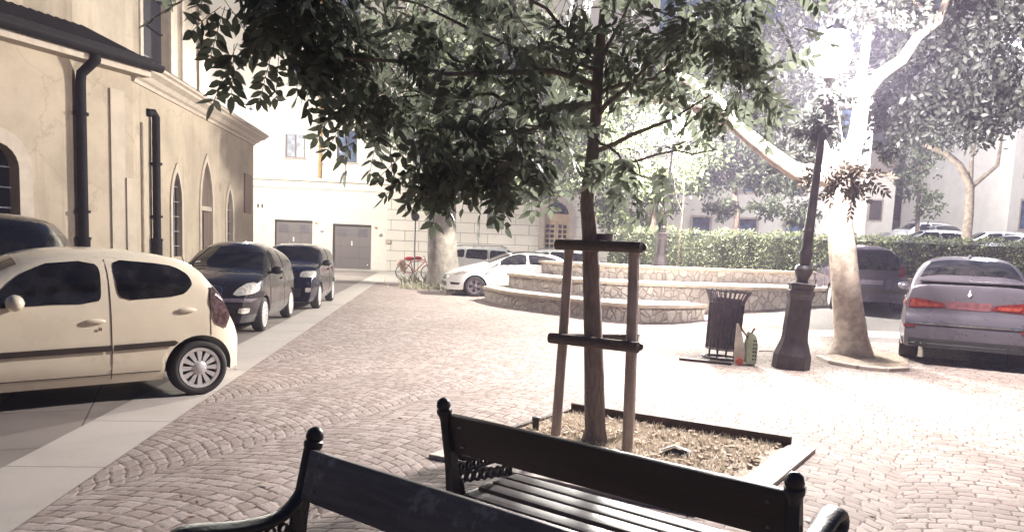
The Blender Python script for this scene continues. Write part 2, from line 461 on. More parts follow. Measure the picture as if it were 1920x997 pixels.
# pale cobbled gutter in front of the terrace, and the pale street crossing in front of the far building
M_GUT = mat('gutter_cobbles', (.40, .38, .36), .7, 0, .5, 9, 1., 12)
poly_obj('cobbled_gutter', [(5.2, 15.2), (13, 15.0), (13, 15.9), (5.2, 16.1)], M_GUT, .006, ramped=True)
poly_obj('street_crossing', [SL(LATI, 30), (4, 30.), (16, 30.), (16, 41), SL(-9, 43), SL(-9, 30)], mat('pale_street_stone', (.42, .39, .35), .7, 0, .12, 4, .3, 40, stain=.25), -.006)

# ------------------------------------------------------------------ walls with openings
def lancet(u0, u1, z0, zs, za, n=8):
    """pointed arch outline"""
    c = (u0 + u1) / 2; th = R(52)
    pts = [(u0, z0), (u1, z0)]
    f = lambda t: (1 - math.cos(t * th)) / (1 - math.cos(th)); g = lambda t: math.sin(t * th) / math.sin(th)
    for i in range(n + 1):
        a = i / n; pts.append((u1 + (c - u1) * f(a), zs + (za - zs) * g(a)))
    for i in range(n - 1, -1, -1):
        a = i / n; pts.append((u0 + (c - u0) * f(a), zs + (za - zs) * g(a)))
    return pts

def roundarch(u0, u1, z0, zs, n=12):
    c = (u0 + u1) / 2; r = (u1 - u0) / 2
    return [(u0, z0), (u1, z0)] + [(c + r * math.cos(PI * i / n), zs + r * math.sin(PI * i / n)) for i in range(n + 1)]

def rect(u0, u1, z0, z1): return [(u0, z0), (u1, z0), (u1, z1), (u0, z1)]

def dedupe(poly):
    out = []
    for p in poly:
        if not out or (abs(p[0] - out[-1][0]) + abs(p[1] - out[-1][1])) > 1e-4: out.append(p)
    if abs(out[0][0] - out[-1][0]) + abs(out[0][1] - out[-1][1]) < 1e-4: out.pop()
    return out

def wall_mesh(mb, pl, u0, u1, z0, z1, holes, depth=.28, out=0., mi=0):
    loops = [rect(u0, u1, z0, z1)] + [dedupe(h) for h in holes]
    es = []; vl = []
    for lp in loops:
        vs = [mb.bm.verts.new(pl.pt(u, z, out)) for u, z in lp]; vl.append(vs)
        es += [mb.bm.edges.new((vs[i], vs[(i + 1) % len(vs)])) for i in range(len(vs))]
    r = bmesh.ops.triangle_fill(mb.bm, use_beauty=True, edges=es, normal=pl.n)
    for g in r['geom']:
        if isinstance(g, bmesh.types.BMFace): g.material_index = mi
    for lp, vs in list(zip(loops, vl))[1:]:
        back = [mb.bm.verts.new(pl.pt(u, z, out - depth)) for u, z in lp]
        for i in range(len(vs)):
            k = (i + 1) % len(vs); mb.face((vs[i], vs[k], back[k], back[i]), mi)

def frame_of(pl, u=0., z=0., out=0.):
    """matrix whose local X runs along the wall, Y up, Z outwards"""
    o = pl.pt(u, z, out); t, n = pl.t, pl.n
    return Matrix(((t.x, 0, n.x, o.x), (t.y, 0, n.y, o.y), (0, 1, 0, o.z), (0, 0, 0, 1)))

def grow(poly, d):
    c = (sum(p[0] for p in poly) / len(poly), sum(p[1] for p in poly) / len(poly)); n = len(poly); out = []
    ar = sum(poly[i][0] * poly[(i + 1) % n][1] - poly[(i + 1) % n][0] * poly[i][1] for i in range(n))
    sg = 1 if ar > 0 else -1
    for i in range(n):
        a, b, q = Vector(poly[i - 1]), Vector(poly[i]), Vector(poly[(i + 1) % n])
        e1 = (b - a).normalized(); e2 = (q - b).normalized()
        n1 = Vector((e1.y, -e1.x)) * sg; n2 = Vector((e2.y, -e2.x)) * sg
        m_ = (n1 + n2); m_ = m_.normalized() if m_.length > 1e-6 else n1
        k = d / max(.45, m_.dot(n1)); out.append(tuple(b + m_ * k))
    return out

def ring(mb, pl, poly, wid, proud, back=0., skip_bottom=True, mi=0):
    """raised surround around an outline"""
    a = dedupe(poly); b = grow(a, wid); n = len(a)
    for i in range(n):
        k = (i + 1) % n
        if skip_bottom and i == 0: continue
        f = [pl.pt(*a[i], proud), pl.pt(*a[k], proud), pl.pt(*b[k], proud), pl.pt(*b[i], proud)]
        g = [pl.pt(*a[i], back), pl.pt(*a[k], back), pl.pt(*b[k], back), pl.pt(*b[i], back)]
        mb.face(f, mi); mb.face((f[0], f[1], g[1], g[0]), mi); mb.face((f[2], f[3], g[3], g[2]), mi)
        if i == 1: mb.face((f[0], f[3], g[3], g[0]), mi)
        if i == n - 1 : mb.face((f[1], f[2], g[2], g[1]), mi)

# ------------------------------------------------------------------ church
LATW = -7.4
cA = SL(LATW, 0)
plA0 = VPlane(cA, T_, N_)
uC = plA0.px(252, 440)[0]
C = plA0.pt(uC, 0)
plA = VPlane(C, T_, N_)                                # right-hand wall, starts at the corner
hB = Vector((math.sin(R(20)), math.cos(R(20)), 0))     # left-hand facet runs towards the corner
LB = 7.0
oB = C - hB * LB
plB = VPlane(oB, hB, (hB.y, -hB.x))
uE = plA.px(475, 400)[0]
HW = plA.px(285, 168)[1]                               # wall height under the cornice
church = thing('church', 'cream stuccoed church with pointed windows and a dark gutter behind the parked cars', 'church', C)
def cpart(mb, name, m, par=None, smooth=None): return mb.build(name, m, par or church, smooth, world=True)

def lz(px0, px1, pya, pyb, pl, z0, spring=.55):
    u0, _ = pl.px(px0, pyb); u1, _ = pl.px(px1, pyb); _, za = pl.px((px0 + px1) / 2, pya)
    return lancet(u0, u1, z0, z0 + (za - z0) * spring, za)
win1 = lz(322, 339, 322, 420, plA, .95, .62)
door = lz(376, 397, 303, 420, plA, .02, .64)
win3 = lz(424, 435, 355, 420, plA, .95, .62)
ub, zb_ = plB.px(-12, 265)
ub2, _ = plB.px(34, 340)
arch = roundarch(ub - (ub2 - ub), ub2, 1.3, zb_ - (ub2 - ub))
mb = MB()
wall_mesh(mb, plA, 0, uE, -.05, HW + .35, [win1, door, win3], .13)
wall_mesh(mb, plB, 0, LB, -.05, HW + .35, [arch], .3)
plE = VPlane(plA.pt(uE, 0), -N_, T_)
wall_mesh(mb, plE, 0, 9, -.05, HW + .35, [])
plS = VPlane(oB, (-hB.y, hB.x), -hB)
wall_mesh(mb, plS, 0, 8, -.05, HW + .35, [])
cpart(mb, 'wall', M_STUCCO)
# shallow pilaster strips near the corner
mb = MB()
for a, b, t in ((206, 232, .05), (232, 250, .09)):
    u0 = plB.px(a, 300)[0]; u1 = plB.px(b, 300)[0]
    mb.prism(rect(u0, u1, -.02, HW - .35 if t < .06 else 2.9), frame_of(plB, 0, 0, .002), t)
cpart(mb, 'pilaster', M_STUCCO2)
def church_window(pl, poly, glassdepth, name='window', bars=True, mglass=M_GLASS, sw=.17):
    mb = MB(); ring(mb, pl, poly, sw, .045, -.02); fr = cpart(mb, name, M_TRIM)
    mb = MB(); mb.face([pl.pt(u, z, -glassdepth) for u, z in dedupe(poly)]); mb.build('pane', mglass, fr, world=True)
    us = [p[0] for p in poly]; zs = [p[1] for p in poly]
    if bars:
        mb = MB(); z = min(zs) + .3
        while z < max(zs) - .35:
            mb.box((0, 0, 0), (max(us) - min(us), .03, .03), frame_of(pl, (max(us) + min(us)) / 2, z, -glassdepth + .04)); z += .42
        c = (max(us) + min(us)) / 2
        mb.box((0, 0, 0), (.035, max(zs) - min(zs) - .1, .03), frame_of(pl, c, (min(zs) + max(zs)) / 2 - .04, -glassdepth + .045))
        mb.build('glazing_bar', M_GREYFRAME, fr, world=True)
    return fr
church_window(plA, win1, .11); church_window(plA, win3, .11)
church_window(plB, arch, .26, sw=.30)
dw = church_window(plA, door, .11, 'door', False, M_DOORDARK)
dz = max(p[1] for p in door) * .62
du = [p[0] for p in door]
mb = MB(); mb.box((0, 0, 0), (max(du) - min(du), .14, .12), frame_of(plA, (max(du) + min(du)) / 2, dz, -.06)); mb.build('transom', M_TRIM, dw, world=True)
mb = MB(); mb.box((0, 0, 0), (.03, dz - .2, .04), frame_of(plA, (max(du) + min(du)) / 2, dz / 2, -.10)); mb.build('meeting_stile', M_BROWNBLK, dw, world=True)
# cornice on the right-hand wall, returning round its end
prof = [(0, -.42), (.05, -.42), (.08, -.34), (.16, -.30), (.24, -.2), (.40, -.12), (.42, -.06), (.5, -.03), (.5, .04), (0, .06)]
mb = MB()
st = [(plA.pt(-.02, 0), N_), (plA.pt(uE, 0), (N_ + T_)), (plE.pt(9, 0), T_)]
rings_ = [[mb.bm.verts.new(Vector((o.x, o.y, HW + .36)) + n * a + Vector((0, 0, b))) for a, b in prof] for o, n in st]
for i in range(2):
    for k in range(len(prof)): mb.face((rings_[i][k], rings_[i][(k + 1) % len(prof)], rings_[i + 1][(k + 1) % len(prof)], rings_[i + 1][k]))
mb.face(rings_[0]); mb.face(rings_[2])
cpart(mb, 'cornice', M_TRIM)
# lean-to roofs up to the set-back upper wall
SB = 1.5
zE = HW + .42; zU = HW + 1.25
plUA = VPlane(plA.pt(0, 0, -SB), T_, N_); plUB = VPlane(plB.pt(0, 0, -SB), hB, plB.n)
cu = plUB.o + hB * (LB - SB * math.tan(R(13)))
mb = MB(); o = .5
mb.face([plA.pt(-.05, zE, o), plA.pt(uE + o, zE, o), plA.pt(uE - .6, zU, -SB), plA.pt(.0, zU, -SB)])
mb.face([plA.pt(uE + o, zE, o), plE.pt(9, zE, o), plE.pt(9, zU, -.6), plA.pt(uE - .6, zU, -SB)])
cpart(mb, 'lean_to_roof', M_LEAD)
mb = MB(); mb.face([plB.pt(-.5, zE + .0, .42), plB.pt(LB + .12, zE + .0, .42), plA.pt(.25, zU, -SB), plB.pt(-.5, zU, -SB - .1)])
for k in range(34):
    u = -.4 + k * .22
    mb.tube([plB.pt(u, zE + .03, .4), plB.pt(u + .02, zU + .03, -SB)], .05, 6)
cpart(mb, 'tiled_roof', M_TILE)
# gutter
mb = MB(); g = []
for k in range(9):
    a = PI * (1 + k / 8); g.append((.55 + .13 * math.cos(a), HW + .33 + .15 * math.sin(a)))
ga = [[mb.bm.verts.new(plB.pt(u, z, q)) for q, z in g] for u in (-.5, LB + .35)]
for k in range(8): mb.face((ga[0][k], ga[0][k + 1], ga[1][k + 1], ga[1][k]))
mb.face(ga[1]); mb.face(ga[0])
mb.box((0, 0, 0), (LB + .9, .14, .06), frame_of(plB, LB / 2 - .1, HW + .42, .42))
cpart(mb, 'gutter', M_DPIPE)
mb = MB(); mb.box((0, 0, 0), (LB + .6, .3, .4), frame_of(plB, LB / 2 - .1, HW + .21, .19))
cpart(mb, 'eave', M_TRIM)
# down pipes
def downpipe(pl, px_, topz, r, swan=True, name='downpipe'):
    u = pl.px(px_, 400)[0]
    mb = MB()
    if swan:
        mb.tube([pl.pt(u + .12, topz + .1, .5), pl.pt(u + .12, topz - .1, .48), pl.pt(u + .06, topz - .25, .32), pl.pt(u, topz - .4, .18), pl.pt(u, topz - .6, .15), pl.pt(u, 1.35, .15)], r, 12)
    else:
        mb.tube([pl.pt(u - .22, topz - .02, .02), pl.pt(u - .08, topz, .12), pl.pt(u, topz - .1, .15), pl.pt(u, topz - .3, .15), pl.pt(u, 1.35, .15)], r, 12)
    mb.tube([pl.pt(u, 1.42, .15), pl.pt(u, 0, .15)], r * 1.28, 12)
    for z in (1.4, 2.0, topz - 1.3): mb.tube([pl.pt(u, z, .15), pl.pt(u, z + .06, .15)], r * 1.45, 12)
    return cpart(mb, name, M_DPIPE, None, 40)
downpipe(plB, 147, HW + .18, .105)
downpipe(plA, 283, plA.px(280, 212)[1], .1, False)
mb = MB(); u = plA.px(270, 300)[0]
mb.tube([plA.pt(u - .2, .2, .05), plA.pt(u - .2, plA.px(270, 232)[1], .05)], .035, 8); cpart(mb, 'vent_pipe', M_TRIM, None, 40)
# set-back upper wall, big upper window
u0, z0 = plUA.px(266, 125); u1, _ = plUA.px(318, 125)
upw = rect(u0, u1, z0, z0 + 4.5)
zT = 13.
mb = MB()
plU2 = VPlane(cu, T_, N_); dU = (plUA.o - plU2.o).dot(T_)
upw2 = [(u + dU, z) for u, z in upw]
wall_mesh(mb, plU2, 0, uE + dU - .6, zU - .9, zT, [upw2], .3)
b0, bz = plUB.px(45, 60); b1, _ = plUB.px(100, 60)
bw = rect(b0, b1, plUB.px(70, 62)[1] - .6, 11.2)
wall_mesh(mb, plUB, -.5, LB - SB * math.tan(R(13)), zU - .9, zT, [bw], .12)
plUE = VPlane(plU2.pt(uE + dU - .6, 0), -N_, T_); wall_mesh(mb, plUE, 0, 8, zU - .9, zT, [])
for f in [[plUB.pt(-.5, zT), cu + Vector((0, 0, zT)), plU2.pt(uE + dU - .6, zT), plUE.pt(8, zT)]]: mb.face(f)
cpart(mb, 'upper_wall', M_STUCCO)
mb = MB(); mb.face([plUB.pt(u, z, -.12) for u, z in bw]); cpart(mb, 'brown_panel', mat('brown_render', (.13, .085, .075), .85, 0, .2, 3))
mb = MB(); ring(mb, plU2, upw2, .22, .06, -.02, False); fr = cpart(mb, 'upper_window', M_TRIM)
mb = MB(); mb.face([plU2.pt(u, z, -.26) for u, z in upw2]); mb.build('pane', mat('dark_blue_pane', (.008, .010, .02), .1), fr, world=True)
mb = MB(); 
for k in range(4): mb.box((0, 0, 0), (u1 - u0, .05, .05), frame_of(plU2, (u0 + u1) / 2 + dU, z0 + .5 + k * 1., -.22))
mb.build('glazing_bar', M_BLACK, fr, world=True)
mb = MB(); 
for px_ in (340, 372):
    u = plU2.px(px_, 60)[0]; mb.prism(rect(u - .1, u + .1, zU - .3, zT), frame_of(plU2, 0, 0, .002), .07)
cpart(mb, 'wall_strip', M_STUCCO2)
u0, z0 = plA.px(457, 399); u1, z1 = plA.px(470, 329)
mb = MB(); mb.box((0, 0, 0), (u1 - u0, z1 - z0, .05), frame_of(plA, (u0 + u1) / 2, (z0 + z1) / 2, .027), .01)
cpart(mb, 'brown_plaque', mat('brown_plaque_stone', (.15, .085, .07), .6))

# ------------------------------------------------------------------ far building with garages
oF = G(600, 503)
tF = Vector((1, .09, 0)).normalized()
plF = VPlane(oF, tF, (tF.y, -tF.x))
bldg = thing('apartment_building', 'white plastered building with two grey garage doors and an ochre drainpipe', 'building', oF, math.atan2(tF.y, tF.x))
def fpart(mb, name, m, par=None, smooth=None): return mb.build(name, m, par or bldg, smooth, world=True)
def prect(x0, y0, x1, y1, pl=plF):
    a, z1 = pl.px(x0, y0); b, z0 = pl.px(x1, y1); return rect(a, b, z0, z1)
UL, UR = plF.px(380, 400)[0], plF.px(1215, 420)[0]; USPLIT = plF.px(726, 430)[0]; HF = 17.
gar = [prect(515, 411, 585, 505), prect(624, 419, 695, 507)]
gar = [[(u, max(z, .02)) for u, z in g_] for g_ in gar]
wins = [prect(535, 234, 572, 297), prect(632, 243, 669, 305), prect(540, 106, 576, 160), prect(634, 110, 671, 163), prect(540, -30, 576, 24), prect(638, -25, 676, 30)]
gwin = prect(914, 385, 945, 430)
a0, _ = plF.px(1020, 430); a1, _ = plF.px(1067, 430); za = plF.px(1044, 379)[1]
adoor = roundarch(a0, a1, .05, za - (a1 - a0) / 2)
rw = [prect(760, 300, 795, 365), prect(860, 300, 895, 365)]
wins2 = [prect(790, 120, 826, 180), prect(900, 120, 936, 180), prect(1010, 130, 1046, 190), prect(1010, 270, 1046, 330)]
mb = MB(); wall_mesh(mb, plF, UL, USPLIT, 0, HF, gar + wins, .16); 
mb.box((0, 0, 0), (UR - UL, .3, 6), frame_of(plF, (UL + UR) / 2, HF + .15, -3.1))
fpart(mb, 'wall', M_FACADE)
LEDZ = plF.px(600, 338)[1]
mb = MB(); wall_mesh(mb, plF, USPLIT, UR, 0, LEDZ - .1, [gwin, adoor], .3, .03); fpart(mb, 'rusticated_base', M_RUST)
mb = MB(); wall_mesh(mb, plF, USPLIT, UR, LEDZ - .1, HF, wins2, .16); fpart(mb, 'upper_facade', M_FACADE)
for z, h, d in ((LEDZ, .16, .14), (LEDZ - .45, .07, .06), (plF.px(560, 199)[1], .08, .07), (plF.px(560, 60)[1], .08, .07)):
    mb = MB(); mb.box((0, 0, 0), (UR - UL, h, d), frame_of(plF, (UL + UR) / 2, z, d / 2 + .035), .01); fpart(mb, 'ledge', M_FACADE)
for g_ in gar:
    us = [p[0] for p in g_]; zs = [p[1] for p in g_]; c = (us[0] + us[1]) / 2
    mb = MB(); mb.face([plF.pt(u, z, -.15) for u, z in g_]); gd = fpart(mb, 'garage_door', M_GARAGE)
    mb = MB(); mb.box((0, 0, 0), (.07, max(zs) - min(zs) + .06, .09), frame_of(plF, us[0] + .035, (max(zs) + min(zs)) / 2, -.09))
    mb.box((0, 0, 0), (us[1] - us[0] - .07, .09, .09), frame_of(plF, c + .035, max(zs) - .03, -.088)); mb.build('door_frame', M_BROWNBLK, gd, world=True)
    for k in (-1, 1):
        mb = MB(); mb.box((0, 0, 0), (.5, .42, .01), frame_of(plF, c + k * .55, max(zs) - .45, -.14)); mb.build('vent_panel', mat('door_vent', (.085, .075, .085), .5), gd, world=True)
    mb = MB(); mb.box((0, 0, 0), (.07, .24, .01), frame_of(plF, c - .02, max(zs) - 1.02, -.138)); mb.build('number_plate', M_PLATE, gd, world=True)
    mb = MB(); mb.ball((0, 0, 0), .05, 2, 0, frame_of(plF, us[1] - .2, min(zs) + .25, -.12)); mb.build('handle', M_CHROME, gd, world=True)
    mb = MB(); mb.box((0, 0, 0), (.14, .07, .10), frame_of(plF, us[1] + .22, max(zs) - .12, .06), .01); fpart(mb, 'signal_lamp', mat('amber_lamp', (.4, .2, .05), .4))
    mb = MB(); mb.lathe([(.10, 0), (.10, .02), (.06, .03)], 16, frame_of(plF, us[1] + .5, max(zs) - .52, .003)); fpart(mb, 'vent_grille', M_GREY)
u_, z_ = plF.px(488, 386)
for k in (-1, 1): mb = MB(); mb.box((0, 0, 0), (.1, .2, .02), frame_of(plF, u_ + k * .11, z_, .012)); fpart(mb, 'wall_vent', M_BROWNBLK)
u_, z_ = plF.px(728, 453); mb = MB(); mb.box((0, 0, 0), (.28, .22, .1), frame_of(plF, u_, z_, .085), .01); fpart(mb, 'meter_box', M_TRIM)
def fwin(h, mglass, frame=M_FRAME, blind=.3):
    us = [p[0] for p in h]; zs = [p[1] for p in h]; c = (us[0] + us[1]) / 2; w = us[1] - us[0]; hh = max(zs) - min(zs); zc = (max(zs) + min(zs)) / 2
    mb = MB(); mb.box((0, 0, 0), (w + .1, .07, .16), frame_of(plF, c, min(zs) - .04, .07)); wv = fpart(mb, 'window', M_TRIM)
    mb = MB(); mb.face([plF.pt(u, z, -.14) for u, z in h]); mb.build('pane', mglass, wv, world=True)
    mb = MB()
    for k in (-1, 0, 1): mb.box((0, 0, 0), (.08, hh, .05), frame_of(plF, c + k * (w / 2 - .04), zc, -.11))
    for k in (-1, 1): mb.box((0, 0, 0), (w - .16, .07, .046), frame_of(plF, c, zc + k * (hh / 2 - .035), -.11))
    mb.build('frame', frame, wv, world=True)
    if blind: 
        mb = MB(); mb.box((0, 0, 0), (w - .02, hh * blind, .04), frame_of(plF, c, max(zs) - hh * blind / 2, -.06)); mb.build('roller_blind', M_FACADE, wv, world=True)
for i, h in enumerate(wins): fwin(h, [M_WINGLASS, M_BLUEGLASS, M_BLUEGLASS, M_WINGLASS, M_BLUEGLASS, M_WINGLASS][i], M_FRAME if i == 0 else M_BLACK, .28 if i == 0 else 0)
for h in wins2: fwin(h, M_BLUEGLASS, M_FRAME, 0)
mb = MB(); mb.face([plF.pt(u, z, -.22) for u, z in gwin]); fpart(mb, 'green_pane', mat('green_shutter', (.17, .2, .13), .6))
mb = MB(); ring(mb, plF, adoor, .3, .1, 0); ad = fpart(mb, 'arched_door', M_TRIM)
w = a1 - a0; c = (a0 + a1) / 2
zs_ = za - w / 2
mb = MB(); mb.face([plF.pt(u, z, -.25) for u, z in adoor]); mb.build('fanlight', M_GLASS, ad, world=True)
mb = MB(); 
for k in (-1, 1): mb.box((0, 0, 0), (w / 2 - .03, zs_ - .35, .08), frame_of(plF, c + k * w / 4, (zs_ - .35) / 2, -.2))
mb.build('door_leaf', M_DOORWOOD, ad, world=True)
mb = MB(); mb.box((0, 0, 0), (w, .42, .12), frame_of(plF, c, zs_ - .14, -.18)); mb.build('transom', M_DOORWOOD, ad, world=True)
for k in (-1, 1):
    mb = MB()
    for i in range(2):
        for j in range(6): mb.box((0, 0, 0), (.19, .19, .02), frame_of(plF, c + k * w / 4 + (i - .5) * .27, zs_ - .62 - j * .27, -.155))
    mb.build('door_glazing', M_GLASS, ad, world=True)
u_ = plF.px(602, 200)[0]
mb = MB(); mb.tube([plF.pt(u_, HF, .12), plF.pt(u_, LEDZ + .1, .12)], .085, 10)
for k in range(6): mb.tube([plF.pt(u_, LEDZ + .8 + k * 2.4, .12), plF.pt(u_, LEDZ + .9 + k * 2.4, .12)], .12, 10)
fpart(mb, 'drainpipe', M_OCHRE, None, 40)

# a pale building beyond the hedge, and houses climbing the hill on the right
def house(name, label, o, t, L, H, m, wrows, wcols, wm=M_BLUEGLASS, ww=1.0, wh=1.6, z0=0., group=None, roofm=M_LEAD, depth=8.):
    t = Vector((t[0], t[1], 0)).normalized(); pl = VPlane(o, t, (t.y, -t.x))
    r = thing(name, label, 'building', (o[0], o[1], z0), math.atan2(t.y, t.x), group)
    holes = []
    for i in range(wrows):
        for j in range(wcols):
            u = L * (j + .5) / wcols; z = z0 + 1.4 + i * 3.1
            if z + wh < z0 + H: holes.append(rect(u - ww / 2, u + ww / 2, z, z + wh))
    mb = MB(); wall_mesh(mb, pl, 0, L, z0 - 1, z0 + H, holes, .18)
    for q, tt, nn in ((pl.pt(L, 0), -pl.n, pl.t), (pl.pt(0, 0), -pl.n, -pl.t)):
        wall_mesh(mb, VPlane(q, tt, nn), 0, depth, z0 - 1, z0 + H, [])
    mb.build('wall', m, r, world=True)
    mb = MB(); M_ = frame_of(pl, 0, z0 + H, .45); mb.prism([(-.4, 0), (L + .4, 0), (L + .4, .22), (-.4, .22)], M_, -depth - .6)
    mb.prism([(0, .222), (L, .222), (L * .9, 1.6), (L * .1, 1.6)], frame_of(pl, 0, z0 + H, -.3), -depth + .8); mb.build('roof', roofm, r, world=True)
    for h in holes:
        mb = MB(); ring(mb, pl, h, .1, .05, 0, False); fr = mb.build('window', M_TRIM, r, world=True)
        mb = MB(); mb.face([pl.pt(u, z, -.16) for u, z in h]); mb.build('pane', wm, fr, world=True)
    return r
house('town_house', 'pale house seen through the leaves above the middle of the hedge', (6.5, 43), (1, -.02), 13, 11, M_FACADE, 3, 5, z0=.6)
def hz(y): return 1.2 + max(0, y - 30) * .075
hill = MB()
hy = [24.6, 30, 40, 55, 75, 110]; hxs = [8.5, 20, 35, 60, 90]
hv = [[hill.bm.verts.new((x, y, (hz(y) if y > 24.7 else 1.1) - .02 * (x < 9) * 0)) for x in hxs] for y in hy]
for j in range(len(hy) - 1):
    for i in range(len(hxs) - 1): hill.face((hv[j][i], hv[j][i + 1], hv[j + 1][i + 1], hv[j + 1][i]))
hill.face([(8.5, 24.6, 1.1), (90, 24.6, 1.1), (90, 24.6, -.1), (8.5, 24.6, -.1)])
hill.face([v for v in [(8.5, y, hz(y) if y > 24.7 else 1.1) for y in hy] + [(8.5, 110, -.1), (8.5, 24.6, -.1)]])
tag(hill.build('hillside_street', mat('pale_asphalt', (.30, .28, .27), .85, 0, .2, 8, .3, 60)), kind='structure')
house('hill_house', 'white house with brown shutters beside the green tree on the hill', (26.5, 56), (1, -.1), 8, 9.5, M_FACADE, 3, 4, mat('brown_shutter', (.24, .14, .08), .6), 1.1, 1.7, hz(56))
house('hill_house', 'low white house left of the brown shuttered house behind the hedge', (18.2, 52), (1, -.05), 7.2, 4.4, M_FACADE, 1, 3, M_FRAME, .8, 1.3, hz(52))
house('hill_house', 'tall white terrace house with stairs at the right edge of the square', (29.5, 46), (.72, .25), 14, 15, M_FACADE, 4, 5, M_BLUEGLASS, .9, 1.7, hz(46))
house('hill_house', 'far tall house closing the top of the hill street', (24, 84), (1, -.05), 26, 16, M_STUCCO2, 4, 8, M_BLUEGLASS, 1., 1.7, hz(84))

# ------------------------------------------------------------------ cars (front towards local -X, origin on the ground under the middle)
def decal_mesh(mb, bvh, poly, axis, off=.006, nr=9, nc=10, sign=1, mi=0, swap=False):
    """patch that follows the body: poly in (x,z) for sides, (y,z) for ends, (y,x) for the top"""
    if swap: poly = [(p[1], p[0]) for p in poly]
    vs = [p[1] for p in poly]; v0, v1 = min(vs), max(vs); n = len(poly)
    rows = []
    for j in range(nr + 1):
        v = v0 + (v1 - v0) * (j / nr); v = min(max(v, v0 + 1e-5), v1 - 1e-5)
        us = []
        for i in range(n):
            a, b = poly[i], poly[(i + 1) % n]
            if (a[1] - v) * (b[1] - v) <= 0 and abs(a[1] - b[1]) > 1e-9:
                us.append(a[0] + (b[0] - a[0]) * (v - a[1]) / (b[1] - a[1]))
        if len(us) < 2: rows.append(None); continue
        ua, ub_ = min(us), max(us); row = []
        for k in range(nc + 1):
            u = ua + (ub_ - ua) * k / nc
            vv = v
            if swap: u, vv = vv, u
            if axis == 'S': o, d = Vector((u, 4 * sign, vv)), Vector((0, -sign, 0))
            elif axis == 'F': o, d = Vector((-6, u, vv)), Vector((1, 0, 0))
            elif axis == 'B': o, d = Vector((6, u, vv)), Vector((-1, 0, 0))
            else: o, d = Vector((vv, u, 5)), Vector((0, 0, -1))
            h = bvh.ray_cast(o, d)
            if h[0] is None: row.append(None); continue
            nn = h[1] if h[1].dot(d) < 0 else -h[1]
            row.append(mb.bm.verts.new(h[0] + nn * off))
        rows.append(row)
    for j in range(nr):
        if not rows[j] or not rows[j + 1]: continue
        for k in range(nc):
            q = [rows[j][k], rows[j][k + 1], rows[j + 1][k + 1], rows[j + 1][k]]
            if None in q: continue
            if max((q[0].co - q[2].co).length, (q[1].co - q[3].co).length) > .5: continue
            mb.face(q, mi)

